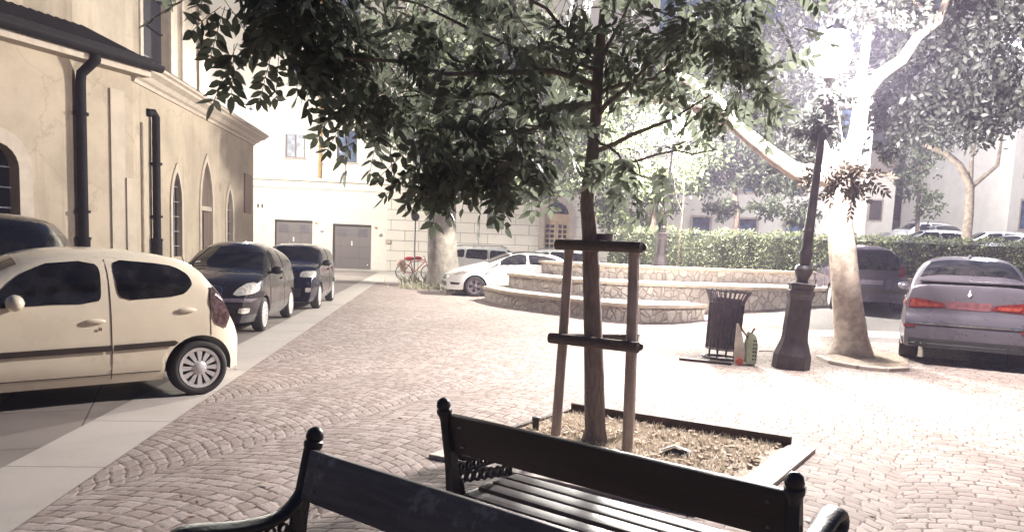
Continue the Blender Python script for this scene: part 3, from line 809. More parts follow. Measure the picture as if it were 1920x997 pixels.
def make_car(name, label, sp, m_paint, loc, rz, group='cars parked round the square'):
    L, W = sp['L'], sp['W']; prof = chaikin(sp['prof'], 2, False); px_ = [p[0] for p in prof]; pz_ = [p[1] for p in prof]
    belt = sp['belt']; n_ = sp.get('n', 3.0); tum = sp.get('tumble', .22); Rw = sp['R']; wx = sp['wx']; sill = sp.get('sill', .2)
    ra = Rw + sp.get('gap', .045)
    root = thing(name, label, 'car', loc, rz, group)
    X0 = L / 2
    stn = set(np.linspace(0.0, L, 84).tolist()) | set(px_)
    for w_ in wx:
        for a in np.linspace(-1, 1, 25): stn.add(w_ + ra * math.sin(a * PI / 2))
    stn = sorted(s for s in stn if 0 <= s <= L); st2 = []
    for s in stn:
        if not st2 or s - st2[-1] > .004: st2.append(s)
    ea, eb = sp.get('nose', .7), sp.get('tail', .5); ka, kb = sp.get('noseK', .22), sp.get('tailK', .13)
    def plan(x):
        w = W
        if x < ea: w *= 1 - ka * ((ea - x) / ea) ** 2.4
        if x > L - eb: w *= 1 - kb * ((x - L + eb) / eb) ** 2.4
        return w
    mb = MB(); rings = []; NL, NU = 9, 11
    for x in st2:
        T = float(np.interp(x, px_, pz_)); w = plan(x)
        zb = sill + .10 * max(0, 1 - x / .45) * 0 + .06 * max(0, (x - L + .5) / .5)
        for w_ in wx:
            d = abs(x - w_)
            if d < ra: zb = max(zb, Rw + math.sqrt(ra * ra - d * d) * .98)
        zs = min(float(np.interp(x, [b[0] for b in belt], [b[1] for b in belt])), T - .035)
        zb = min(zb, zs - .03)
        pts = []
        for j in range(NL + 1):
            z = zb + (zs - zb) * j / NL
            k = 1 - .05 * ((z - .58) / .42) ** 2 - (.05 * max(0, (.36 - z) / .16) ** 1.5 if z < .36 else 0)
            k += sp.get('crease', .012) * math.exp(-((z - sp.get('creasez', .78)) / .05) ** 2)
            pts.append((w * k, z))
        ys = pts[-1][0]
        for j in range(1, NU + 1):
            th = PI / 2 * j / NU
            z = zs + (T - zs) * math.sin(th) ** (2 / n_)
            y = ys * max(0, math.cos(th)) ** (2 / n_) * (1 - tum * (z - zs))
            pts.append((0.0 if j == NU else y, z))
        half = [mb.bm.verts.new((x - X0, p[0], p[1])) for p in pts]
        oth = [mb.bm.verts.new((x - X0, -p[0], p[1])) for p in pts[:-1]]
        rings.append((half, oth))
    for (h0, o0), (h1, o1) in zip(rings, rings[1:]):
        a0 = h0 + o0[::-1]; a1 = h1 + o1[::-1]; m_ = len(a0)
        for k in range(m_ - 1): mb.face((a0[k], a0[k + 1], a1[k + 1], a1[k]), 0)
        mb.face((a0[m_ - 1], a0[0], a1[0], a1[m_ - 1]), 1)
    for (h, o) in (rings[0], rings[-1]): mb.face(h + o[::-1], 0)
    bmesh.ops.recalc_face_normals(mb.bm, faces=mb.bm.faces)
    bvh = BVHTree.FromBMesh(mb.bm)
    mb.build('body', [m_paint, M_BLACK], root, 38)
    def sh(poly): return [(p[0] - X0, p[1]) for p in poly]
    for d in sp['decals']:
        nm, m, ax, poly = d[:4]; kw = d[4] if len(d) > 4 else {}
        its = kw.get('round', 0)
        if ax == 'S':
            for sg in kw.get('sides', (-1, 1)):
                mb = MB(); decal_mesh(mb, bvh, soften(sh(poly), its) if its else sh(poly), 'S', kw.get('off', .006), kw.get('nr', 16), kw.get('nc', 14), sg, swap=kw.get('swap', False))
                if mb.bm.faces: mb.build(nm, m, root, 50)
        elif ax == 'T':
            mb = MB(); decal_mesh(mb, bvh, [(p[0], p[1] - X0) for p in poly], 'T', kw.get('off', .006), 10, 12); mb.build(nm, m, root, 60)
        else:
            for sg in ((1, -1) if kw.get('mirror') else (1,)):
                pl_ = [(p[0] * sg, p[1]) for p in poly]; pl_ = soften(pl_, its) if its else pl_
                mb = MB(); decal_mesh(mb, bvh, pl_, ax, kw.get('off', .006), kw.get('nr', 12), kw.get('nc', 12), swap=kw.get('swap', False))
                if mb.bm.faces: mb.build(nm, m, root, 50)
    # shut lines
    if sp.get('seams'):
        for sg in (-1, 1):
            for pl_ in sp['seams']:
                mb = MB(); pts = []
                for x, z in pl_:
                    h = bvh.ray_cast(Vector((x - X0, 4 * sg, z)), Vector((0, -sg, 0)))
                    if h[0] is not None: pts.append(h[0] + Vector((0, sg * .001, 0)))
                if len(pts) > 1: mb.tube(pts, .0045, 5); mb.build('shut_line', M_BROWNBLK, root)
    # handles, mirrors
    for x, z in sp.get('handles', []):
        for sg in (-1, 1):
            h = bvh.ray_cast(Vector((x - X0, 4 * sg, z)), Vector((0, -sg, 0)))
            if h[0] is None: continue
            mb = MB(); mb.ball(h[0] + Vector((0, sg * .012, 0)), (.095, .022, .026), 2); mb.build('door_handle', m_paint, root, 60)
    if sp.get('mirror'):
        x, z = sp['mirror']
        for sg in (-1, 1):
            h = bvh.ray_cast(Vector((x - X0, 4 * sg, z)), Vector((0, -sg, 0))); y = abs(h[0].y) if h[0] is not None else W
            mb = MB(); mb.ball((x - X0, sg * (y + .12), z + .06), (.075, .11, .075), 2); mb.box((x - X0 + .01, sg * (y + .03), z + .02), (.06, .12, .04)); mb.build('wing_mirror', sp.get('mirror_mat', m_paint), root, 60)
    # wheels
    tw = sp.get('tw', .19); tr = sp.get('track', W - .012)
    for x in wx:
        for sg in (-1, 1):
            Mw = Matrix.Translation((x - X0, sg * tr, Rw)) @ Matrix.Rotation(R(-90 * sg), 4, 'X')
            rr = Rw * sp.get('rimk', .69)
            mb = MB(); mb.lathe([(rr, -tw), (Rw - .03, -tw), (Rw, -tw + .03), (Rw, -.035), (Rw - .012, -.012), (Rw - .04, 0), (rr + .012, -.006), (rr, -.02)], 40, Mw, cap=False)
            mb.lathe([(.001, -tw + .03), (rr, -tw + .03)], 32, Mw, cap=False)
            whl = mb.build('wheel', M_RUBBER, root, 40)
            mb = MB(); mb.lathe([(0.02, -.075), (rr, -.075)], 32, Mw, cap=False, mi=1)
            mb.lathe([(rr + .004, -.03), (rr, -.006), (rr - .03, -.01), (rr - .035, -.06)], 40, Mw, cap=False)
            mb.lathe([(.001, .0), (.05, -.002), (.075, -.02), (.08, -.07)], 20, Mw, cap=False)
            ns = sp.get('spokes', 12); hs = .42 if ns > 8 else .5
            for k in range(ns):
                a = 2 * PI * k / ns; an = PI / ns * (1 - hs) * 1.25
                q = [(.06, a - an * 1.1), (rr - .01, a - an * .8), (rr - .01, a + an * .8), (.06, a + an * 1.1)]
                mb.prism([(r_ * math.cos(t_), r_ * math.sin(t_)) for r_, t_ in q], Mw @ Matrix.Translation((0, 0, -.05)), .036)
            mb.build('rim', [sp.get('rim_mat', M_ALLOY), M_BLACK], whl, 35)
    return root, bvh, X0

def place(sp, anchor, world, heading):
    """location and rotation so that the local anchor point stands on the world point"""
    h = Vector((heading[0], heading[1], 0)).normalized(); rz = math.atan2(-h.y, -h.x)
    a = Matrix.Rotation(rz, 3, 'Z') @ Vector((anchor[0] - sp['L'] / 2, anchor[1], 0))
    loc = Vector(world) - a; loc.z = world[2] if len(world) > 2 else 0
    return loc, rz

# --- cream five-door hatchback
SMALL = dict(L=3.43, W=.815, R=.285, wx=(.62, 2.98), sill=.19, n=3.0, tumble=.20, nose=.75, tail=.42, noseK=.25, tailK=.2, creasez=.86, crease=.004, track=.80, gap=.06, rimk=.72,
    prof=[(0, .32), (.01, .58), (.1, .76), (.35, .88), (.78, .99), (1.15, 1.23), (1.55, 1.42), (2.0, 1.475), (2.55, 1.45), (2.98, 1.37), (3.10, 1.28), (3.22, 1.02), (3.30, .84), (3.39, .70), (3.43, .52), (3.415, .30)],
    belt=[(0, .60), (.5, .80), (1.0, .87), (2.4, .93), (3.0, .97), (3.43, .99)], handles=[(2.02, .80), (2.85, .88)], mirror=(1.38, .93), seams=[[(2.16, z) for z in np.linspace(.24, 1.36, 16)], [(1.06, z) for z in np.linspace(.24, .86, 8)], [(x, .285) for x in np.linspace(1.06, 2.16, 10)], [(2.16, .285), (2.6, .285)], [(3.085, z) for z in np.linspace(.62, 1.1, 8)]],
    decals=[
     ('front_window', M_CARGLASS, 'S', [(1.13, .93), (2.08, .965), (2.10, 1.30), (2.02, 1.345), (1.72, 1.34), (1.45, 1.22)], dict(round=1)),
     ('rear_window', M_CARGLASS, 'S', [(2.23, .985), (2.62, 1.0), (2.83, 1.03), (2.93, 1.13), (2.90, 1.23), (2.78, 1.31), (2.5, 1.345), (2.21, 1.36)], dict(round=2)),
     ('rub_strip', M_BROWNBLK, 'S', [(1.10, .50), (2.15, .515), (2.15, .57), (1.10, .555)], dict(off=.018, nr=16, nc=3, swap=True)),
     ('rub_strip', M_BROWNBLK, 'S', [(2.17, .515), (2.72, .53), (2.76, .565), (2.74, .585), (2.17, .57)], dict(off=.018, nr=16, nc=3, swap=True)),
     ('windscreen', M_CARGLASS, 'T', [(-.60, .86), (.60, .86), (.52, 1.46), (-.52, 1.46)]),
     ('rear_screen', M_CARGLASS, 'B', [(-.55, .98), (.55, .98), (.50, 1.30), (-.50, 1.30)]),
     ('tail_light', mat('clear_tail_lens', (.10, .06, .06), .12, .2, .5, 25, coat=.6), 'S', [(3.10, 1.10), (3.16, 1.12), (3.30, .80), (3.24, .68), (3.13, .74), (3.08, .95)], dict(off=.012)),
     ('headlight', M_LENS, 'F', [(.38, .60), (.68, .64), (.70, .78), (.45, .72)], dict(mirror=1, round=1)),
     ('lock', M_CHROME, 'S', [(2.045, .71), (2.075, .71), (2.075, .74), (2.045, .74)], dict(nr=2, nc=2, off=.01)),
     ('plate', M_PLATE, 'B', [(-.26, .52), (.26, .52), (.26, .63), (-.26, .63)], dict(off=.012)),
    ])
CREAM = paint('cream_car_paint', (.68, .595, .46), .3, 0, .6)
wpt = G(376, 741)
hd = Vector((-.74, -.67, 0)).normalized()
loc, rz = place(SMALL, (2.98, -.80), wpt, hd)          # near rear wheel (left side of the car) on its spot
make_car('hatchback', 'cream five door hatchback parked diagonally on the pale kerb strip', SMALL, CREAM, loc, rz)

# --- black people carrier standing behind it
MPV = dict(L=4.1, W=.86, R=.31, wx=(.8, 3.3), sill=.2, n=3.0, tumble=.22, nose=.8, tail=.4, noseK=.2, tailK=.12, rimk=.68,
    prof=[(0, .32), (.02, .66), (.15, .86), (.5, .98), (.95, 1.08), (1.4, 1.38), (1.75, 1.60), (2.2, 1.68), (3.2, 1.66), (3.72, 1.58), (3.86, 1.36), (3.96, 1.02), (4.06, .80), (4.10, .55), (4.085, .32)],
    belt=[(0, .66), (.6, .88), (1.1, .96), (3.0, 1.03), (4.1, 1.06)], handles=[(2.3, .9), (3.05, .95)], mirror=(1.3, 1.0), mirror_mat=M_BLACK, seams=[[(2.42, z) for z in np.linspace(.3, 1.5, 12)]],
    decals=[
     ('front_window', M_CARGLASS, 'S', [(1.35, 1.02), (2.34, 1.05), (2.36, 1.48), (2.05, 1.52), (1.8, 1.44)], dict(round=1)),
     ('rear_window', M_CARGLASS, 'S', [(2.48, 1.06), (3.2, 1.08), (3.2, 1.5), (2.48, 1.53)], dict(round=1)),
     ('quarter_window', M_CARGLASS, 'S', [(3.27, 1.1), (3.62, 1.13), (3.66, 1.4), (3.27, 1.48)], dict(round=1)),
     ('windscreen', M_CARGLASS, 'T', [(-.62, 1.02), (.62, 1.02), (.55, 1.62), (-.55, 1.62)]),
     ('rear_screen', M_CARGLASS, 'B', [(-.66, 1.04), (.66, 1.04), (.58, 1.54), (-.58, 1.54)], dict(round=1)),
     ('tail_light', M_RED, 'B', [(.57, .86), (.78, .88), (.76, 1.16), (.64, 1.14)], dict(mirror=1, round=1)),
     ('tail_light', M_RED, 'S', [(3.84, .88), (3.98, .86), (3.93, 1.15), (3.84, 1.16)], dict(round=1)),
     ('headlight', M_LENS, 'F', [(.42, .66), (.74, .7), (.76, .86), (.5, .82)], dict(mirror=1, round=1)),
     ('bumper_strip', M_BROWNBLK, 'B', [(-.8, .48), (.8, .48), (.8, .58), (-.8, .58)], dict(off=.015, nr=20, nc=3, swap=True)),
     ('plate', mat('blurred_plate', (.16, .13, .17), .5), 'B', [(-.26, .68), (.26, .68), (.26, .79), (-.26, .79)], dict(off=.012)),
    ])
BLACKP = paint('black_car_paint', (.008, .008, .011), .25, 0, .8)
side_off = Vector((-hd.y, hd.x, 0)); side_off = -side_off if side_off.x > 0 else side_off
BIGMPV = dict(MPV); BIGMPV['prof'] = [(x, z * 1.1 if z > 1 else z) for x, z in MPV['prof']]
loc2, rz2 = place(BIGMPV, (4.05, .0), wpt + Vector((-3.0, 3.1, 0)), (-.9, -.35))
make_car('people_carrier', 'black people carrier whose roof shows behind the cream hatchback', BIGMPV, BLACKP, loc2, rz2)

# --- dark small hatch with oval grille, facing the camera
OVAL = dict(L=3.7, W=.80, R=.295, wx=(.72, 3.1), sill=.2, n=2.8, tumble=.24, nose=.85, tail=.5, noseK=.28, tailK=.18, rimk=.74, spokes=14,
    prof=[(0, .30), (.0, .55), (.06, .70), (.22, .86), (.55, .97), (.98, 1.05), (1.4, 1.33), (1.72, 1.49), (2.1, 1.535), (2.8, 1.50), (3.35, 1.40), (3.52, 1.2), (3.62, .95), (3.72, .75), (3.75, .5), (3.74, .3)],
    belt=[(0, .58), (.45, .84), (1.0, .95), (3.0, 1.0), (3.75, 1.02)], handles=[(2.1, .86)], mirror=(1.22, .98), mirror_mat=M_BLACK, seams=[[(2.35, z) for z in np.linspace(.26, 1.4, 12)], [(1.1, z) for z in np.linspace(.26, .94, 8)]],
    decals=[
     ('front_window', M_CARGLASS, 'S', [(1.35, 1.0), (2.28, 1.03), (2.30, 1.38), (2.0, 1.41), (1.72, 1.32)], dict(round=1)),
     ('rear_window', M_CARGLASS, 'S', [(2.4, 1.05), (3.1, 1.1), (3.15, 1.25), (2.9, 1.34), (2.4, 1.38)], dict(round=1)),
     ('windscreen', M_CARGLASS, 'T', [(-.66, 1.0), (.66, 1.0), (.56, 1.60), (-.56, 1.60)]),
     ('headlight', M_LENS, 'F', [(.40, .645), (.50, .64), (.66, .665), (.75, .72), (.76, .80), (.70, .855), (.60, .85), (.46, .75)], dict(mirror=1, round=1, off=.012)),
     ('grille_surround', M_CHROME, 'F', [(-.22, .62), (.22, .62), (.25, .73), (.19, .80), (-.19, .80), (-.25, .73)], dict(round=2, off=.008)),
     ('grille', M_BLACK, 'F', [(-.195, .635), (.195, .635), (.225, .73), (.17, .78), (-.17, .78), (-.225, .73)], dict(round=2, off=.016)),
     ('bumper_strip', mat('grey_bumper_insert', (.12, .10, .12), .35), 'F', [(-.70, .545), (.70, .545), (.74, .60), (-.74, .60)], dict(off=.02, nr=20, nc=3, swap=True)),
     ('air_intake', M_BLACK, 'F', [(-.34, .30), (.34, .30), (.36, .43), (-.36, .43)], dict(off=.008)),
     ('fog_light', M_LENS, 'F', [(.50, .36), (.64, .36), (.66, .45), (.52, .45)], dict(mirror=1, round=1, off=.012)),
     ('plate', M_BLACK, 'F', [(-.26, .45), (.26, .45), (.26, .55), (-.26, .55)], dict(off=.024)),
     ('tax_sticker', M_PLATE, 'T', [(.42, 1.12), (.50, 1.12), (.50, 1.17), (.42, 1.17)], dict(off=.012)),
    ])
VIOLETDARK = paint('dark_violet_car_paint', (.014, .011, .014), .25, .1, .8)
loc, rz = place(OVAL, (.72, -.80), G(499, 620), -T_)
make_car('hatchback', 'dark small hatchback with oval grille and pale headlight parked behind the cream car', OVAL, VIOLETDARK, loc, rz)

# --- dark blue boxy small car behind it
BOXY = dict(OVAL); BOXY.update(L=3.5, W=.75, wx=(.68, 2.95), n=3.6, tumble=.16, noseK=.16,
    prof=[(0, .30), (.0, .62), (.05, .78), (.22, .93), (.55, 1.02), (.85, 1.07), (1.2, 1.32), (1.5, 1.455), (1.9, 1.49), (2.9, 1.47), (3.3, 1.41), (3.42, 1.18), (3.5, .95), (3.54, .7), (3.55, .5), (3.54, .3)],
    belt=[(0, .64), (.4, .9), (.9, .98), (3.55, 1.02)], mirror=(1.02, 1.0), handles=[(2.0, .88), (2.75, .9)], seams=[[(2.1, z) for z in np.linspace(.26, 1.44, 12)]],
    decals=[
     ('front_window', M_CARGLASS, 'S', [(1.12, 1.03), (2.04, 1.05), (2.06, 1.38), (1.52, 1.37)], dict(round=1)),
     ('rear_window', M_CARGLASS, 'S', [(2.15, 1.05), (2.95, 1.07), (2.95, 1.36), (2.15, 1.38)], dict(round=1)),
     ('windscreen', M_CARGLASS, 'T', [(-.64, .90), (.64, .90), (.58, 1.42), (-.58, 1.42)]),
     ('headlight', M_LENS, 'F', [(.36, .74), (.66, .74), (.70, .78), (.69, .89), (.40, .87)], dict(mirror=1, round=1, off=.012)),
     ('grille', M_BLACK, 'F', [(-.3, .75), (.3, .75), (.33, .84), (-.33, .84)], dict(off=.01)),
     ('air_intake', M_BLACK, 'F', [(-.4, .30), (.4, .30), (.42, .5), (-.42, .5)], dict(off=.008)),
     ('fog_light', M_LENS, 'F', [(.50, .42), (.62, .42), (.63, .52), (.51, .52)], dict(mirror=1, round=1, off=.012)),
     ('plate', M_BLACK, 'F', [(-.26, .56), (.26, .56), (.26, .67), (-.26, .67)], dict(off=.012)),
    ])
BLUE = paint('dark_blue_car_paint', (.006, .007, .02), .25, .2, .9)
loc, rz = place(BOXY, (.68, -.76), G(602, 578), -T_)
bx, bvhb, bX0 = make_car('hatchback', 'dark blue small car with roof aerial parked behind the dark oval grilled one', BOXY, BLUE, loc, rz)
mb = MB(); mb.tube([(-.45, .1, 1.47), (-.3, .1, 1.8)], .008, 5); mb.build('aerial', M_GREY, bx)

# --- white hatchback facing left in front of the big tree
SEATY = dict(L=4.25, W=.88, R=.32, wx=(.86, 3.42), sill=.2, n=2.9, tumble=.26, nose=.9, tail=.5, noseK=.3, tailK=.2, rimk=.7, spokes=5, rim_mat=mat('dark_alloy', (.10, .08, .09), .4, .3),
    prof=[(0, .30), (.0, .58), (.08, .68), (.4, .82), (.9, .96), (1.3, 1.06), (1.8, 1.30), (2.2, 1.43), (2.6, 1.47), (3.2, 1.43), (3.7, 1.33), (4.0, 1.1), (4.14, .9), (4.24, .7), (4.25, .5), (4.24, .3)],
    belt=[(0, .56), (.5, .80), (1.2, .94), (3.2, 1.02), (4.25, 1.06)], handles=[(2.35, .9), (3.2, .96)], mirror=(1.55, 1.0), seams=[[(2.55, z) for z in np.linspace(.28, 1.36, 12)], [(1.35, z) for z in np.linspace(.28, .94, 8)]],
    decals=[
     ('front_window', M_CARGLASS, 'S', [(1.45, .99), (2.5, 1.03), (2.52, 1.36), (2.2, 1.36), (1.85, 1.24)], dict(round=1)),
     ('rear_window', M_CARGLASS, 'S', [(2.58, 1.04), (3.5, 1.08), (3.55, 1.22), (3.2, 1.33), (2.58, 1.37)], dict(round=1)),
     ('roof_panel', M_CARGLASS, 'T', [(-.52, 2.1), (.52, 2.1), (.48, 3.4), (-.48, 3.4)]),
     ('windscreen', M_CARGLASS, 'T', [(-.66, 1.32), (.66, 1.32), (.56, 2.02), (-.56, 2.02)]),
     ('headlight', M_LENS, 'S', [(.22, .64), (.66, .76), (.64, .83), (.40, .79), (.2, .7)], dict(off=.01, round=1)),
     ('headlight', M_LENS, 'F', [(.46, .62), (.66, .64), (.72, .74), (.5, .70)], dict(mirror=1, round=1)),
     ('air_intake', M_BLACK, 'F', [(-.6, .30), (.6, .30), (.56, .44), (-.56, .44)], dict(off=.01)),
     ('grille', M_BLACK, 'F', [(-.28, .50), (.28, .50), (.34, .64), (-.34, .64)], dict(off=.01)),
     ('fog_intake', M_BLACK, 'S', [(.12, .36), (.36, .36), (.4, .42), (.10, .44)], dict(off=.01)),
    ])
WHITE = paint('white_car_paint', (.68, .68, .66), .3, 0, .6)
loc, rz = place(SEATY, (.86, -.86), G(890, 556), Vector((-1, -.22, 0)))
make_car('hatchback', 'white hatchback with dark alloy wheels nosing out from behind the curved stone steps', SEATY, WHITE, loc, rz)

# --- white estate beyond
WAGON = dict(L=4.5, W=.87, R=.32, wx=(.85, 3.45), sill=.22, n=3.2, tumble=.22, nose=.8, tail=.4, rimk=.7,
    prof=[(0, .32), (.02, .62), (.1, .76), (.5, .9), (1.1, 1.04), (1.6, 1.34), (1.95, 1.5), (2.4, 1.55), (3.8, 1.52), (4.15, 1.45), (4.3, 1.15), (4.42, .85), (4.5, .6), (4.49, .32)],
    belt=[(0, .6), (.6, .84), (1.3, .95), (4.5, 1.05)], handles=[(2.4, .9), (3.3, .93)], mirror=(1.5, 1.0), seams=[[(2.55, z) for z in np.linspace(.3, 1.4, 12)]],
    decals=[
     ('front_window', M_CARGLASS, 'S', [(1.5, 1.0), (2.5, 1.03), (2.5, 1.41), (1.95, 1.4)], dict(round=1)),
     ('rear_window', M_CARGLASS, 'S', [(2.6, 1.04), (3.45, 1.07), (3.42, 1.42), (2.6, 1.42)], dict(round=1)),
     ('quarter_window', M_CARGLASS, 'S', [(3.52, 1.09), (4.08, 1.13), (4.0, 1.34), (3.5, 1.41)], dict(round=1)),
     ('windscreen', M_CARGLASS, 'T', [(-.66, 1.12), (.66, 1.12), (.58, 1.85), (-.58, 1.85)]),
     ('rear_screen', M_CARGLASS, 'B', [(-.64, 1.06), (.64, 1.06), (.56, 1.42), (-.56, 1.42)]),
     ('tail_light', M_RED, 'B', [(.58, .88), (.70, .88), (.70, 1.0), (.60, 1.0)], dict(mirror=1)),
     ('headlight', M_LENS, 'F', [(.42, .64), (.74, .66), (.74, .8), (.48, .76)], dict(mirror=1, round=1)),
     ('bumper_strip', M_BROWNBLK, 'S', [(1.4, .5), (3.0, .5), (3.0, .57), (1.4, .57)], dict(off=.012, nr=14, nc=3, swap=True)),
    ])
q = P(936, 480, 30.3); q.z = 0
loc, rz = place(WAGON, (2.2, 0), q, Vector((1, -.06, 0)))
wg, _, wX = make_car('estate_car', 'white estate car with roof rails between the big trunk and the stone facade', WAGON, WHITE, loc, rz)
mb = MB()
for sg in (-1, 1): mb.tube([(1.9 - wX, sg * .6, 1.50), (2.1 - wX, sg * .6, 1.585), (3.7 - wX, sg * .6, 1.57), (3.95 - wX, sg * .6, 1.49)], .018, 6)
mb.build('roof_rail', M_GREY, wg)
q = P(1085, 480, 33); q.z = 0
loc, rz = place(WAGON, (2.2, 0), q, Vector((1, -.03, 0)))
w2 = copy_tree(wg); w2.location = loc; w2.rotation_euler = (0, 0, rz); w2['label'] = 'white estate car below the arched door beyond the white hatchback'

# --- dark people carrier seen from behind at the terrace end
q = P(1636, 500, 18.9)
loc, rz = place(MPV, (4.0, 0), (q.x, 18.9, gz(q.x, 18.9)), Vector((math.sin(R(14)), math.cos(R(14)), 0)))
loc.z = gz(loc.x, loc.y - 1) + .02
DARKM = paint('dark_plum_car_paint', (.075, .06, .08), .25, .2, .8)
mp_, _, _ = make_car('people_carrier', 'dark compact people carrier seen from behind beside the pale tree trunk', MPV, DARKM, loc, rz)

# --- violet grey fastback suv at the right
SUV = dict(L=4.9, W=.94, R=.385, wx=(.9, 3.85), sill=.27, n=3.7, tumble=.20, nose=.9, tail=.55, noseK=.22, tailK=.10, rimk=.72, spokes=10, crease=.012, creasez=.98, tw=.29, track=.93,
    prof=[(0, .35), (.02, .72), (.12, .92), (.6, 1.06), (1.4, 1.16), (2.0, 1.5), (2.4, 1.70), (2.9, 1.76), (3.5, 1.74), (4.1, 1.61), (4.5, 1.42), (4.72, 1.32), (4.77, 1.28), (4.78, 1.08), (4.81, .86), (4.86, .76), (4.90, .6), (4.88, .36)],
    belt=[(0, .7), (.7, .94), (1.5, 1.04), (3.6, 1.16), (4.5, 1.18), (4.9, 1.18)], handles=[(2.5, 1.0), (3.4, 1.02)], mirror=(1.8, 1.1), seams=[[(2.75, z) for z in np.linspace(.35, 1.55, 12)]],
    decals=[
     ('front_window', M_CARGLASS, 'S', [(1.85, 1.1), (2.7, 1.13), (2.7, 1.55), (2.35, 1.52)], dict(round=1)),
     ('rear_window', M_CARGLASS, 'S', [(2.78, 1.13), (3.65, 1.17), (3.9, 1.28), (3.5, 1.45), (2.78, 1.55)], dict(round=1)),
     ('windscreen', M_CARGLASS, 'T', [(-.7, 1.45), (.7, 1.45), (.6, 2.25), (-.6, 2.25)]),
     ('rear_screen', M_CARGLASS, 'T', [(-.56, 3.78), (.56, 3.78), (.70, 4.46), (-.70, 4.46)], dict(off=.008)),
     ('tail_light', M_RED, 'B', [(.30, .92), (.82, .90), (.82, 1.05), (.70, 1.06), (.34, 1.0)], dict(mirror=1, off=.01)),
     ('lamp_bar', M_REDBRIGHT, 'B', [(.38, .935), (.68, .935), (.70, .995), (.40, .985)], dict(mirror=1, off=.018, nr=4)),
     ('side_lamp', M_REDBRIGHT, 'B', [(.72, .915), (.80, .915), (.80, 1.04), (.73, 1.04)], dict(mirror=1, off=.018, nr=4)),
     ('tail_light', M_RED, 'S', [(4.52, .94), (4.82, .92), (4.78, 1.05), (4.60, 1.06)], dict(off=.012, round=1)),
     ('plate_recess', mat('smoked_plate_recess', (.10, .035, .04), .4, 0, .3, 14), 'B', [(-.29, .91), (.29, .91), (.32, 1.03), (-.32, 1.03)], dict(off=.008)),
     ('bumper_chrome', M_CHROME, 'B', [(-.82, .655), (.82, .655), (.85, .685), (-.85, .685)], dict(off=.015, nr=24, nc=3, swap=True)),
     ('reflector', M_RED, 'B', [(.70, .60), (.86, .60), (.86, .645), (.70, .645)], dict(mirror=1, off=.015, nr=10, nc=3, swap=True)),
     ('diffuser', M_BLACK, 'B', [(-.86, .30), (.86, .30), (.88, .43), (-.88, .43)], dict(off=.012, nc=18)),
     ('emblem', M_PLATE, 'B', [(-.035, 1.145), (0, 1.115), (.035, 1.145), (.014, 1.165), (0, 1.225), (-.014, 1.165)], dict(off=.02, nr=6, nc=4)),
    ])
VIOLET = paint('violet_grey_car_paint', (.088, .077, .094), .3, .3, .8)
q = P(1814, 600, 11.7)
loc, rz = place(SUV, (4.88, 0), (q.x, 11.7, 0), Vector((.48, .88, 0)))
sv, bvs, sX = make_car('suv', 'violet grey fastback suv seen from behind on the right of the square', SUV, VIOLET, loc, rz)
for sg in (-1, 1):
    for k in (0, 1): mb = MB(); mb.tube([(2.35, sg * (.66 - k * .1), .36), (2.47, sg * (.66 - k * .1), .36)], .036, 12); mb.build('tailpipe', M_BLACK, sv, 40)
mb = MB(); mb.box((3.55 - sX, 0, 1.75), (.14, .05, .05), None, .02); mb.build('roof_fin', VIOLET, sv, 40)
mb = MB(); mb.box((4.68 - sX, 0, 1.345), (.2, 1.40, .03), Matrix.Translation((0, 0, 0)), .012); mb.build('spoiler', VIOLET, sv, 40)

# --- cars on the hill street
def hillspot(px, Y): q = P(px, 420, Y); return Vector((q.x, Y, hz(Y) + .01))
SILVER = paint('silver_car_paint', (.5, .5, .53), .3, .5, .7)
v_ = copy_tree(wg); v_.location = hillspot(1722, 46); v_.rotation_euler = (0, 0, R(12)); v_['label'] = 'white estate car parked on the hill street left of the silver hatchbacks'; v_['group'] = 'vehicles on the hill street'
h1, _, _ = make_car('hatchback', 'silver hatchback on the hill street beside the white estate car', BOXY, SILVER, hillspot(1740, 35), R(-12), 'vehicles on the hill street')
h1m = h1
for px, Y, rz_, lb in ((1772, 44, R(80), 'silver hatchback parked nose on below the brown shuttered house'), (1856, 36, R(-8), 'silver hatchback right of the far leaning tree trunk'), (1907, 33, R(15), 'silver hatchback at the right edge of the hill street'), (1800, 52, R(85), 'small silver car farthest up the hill street')):
    c_ = copy_tree(h1m); c_.location = hillspot(px, Y); c_.rotation_euler = (0, 0, rz_); c_['label'] = lb

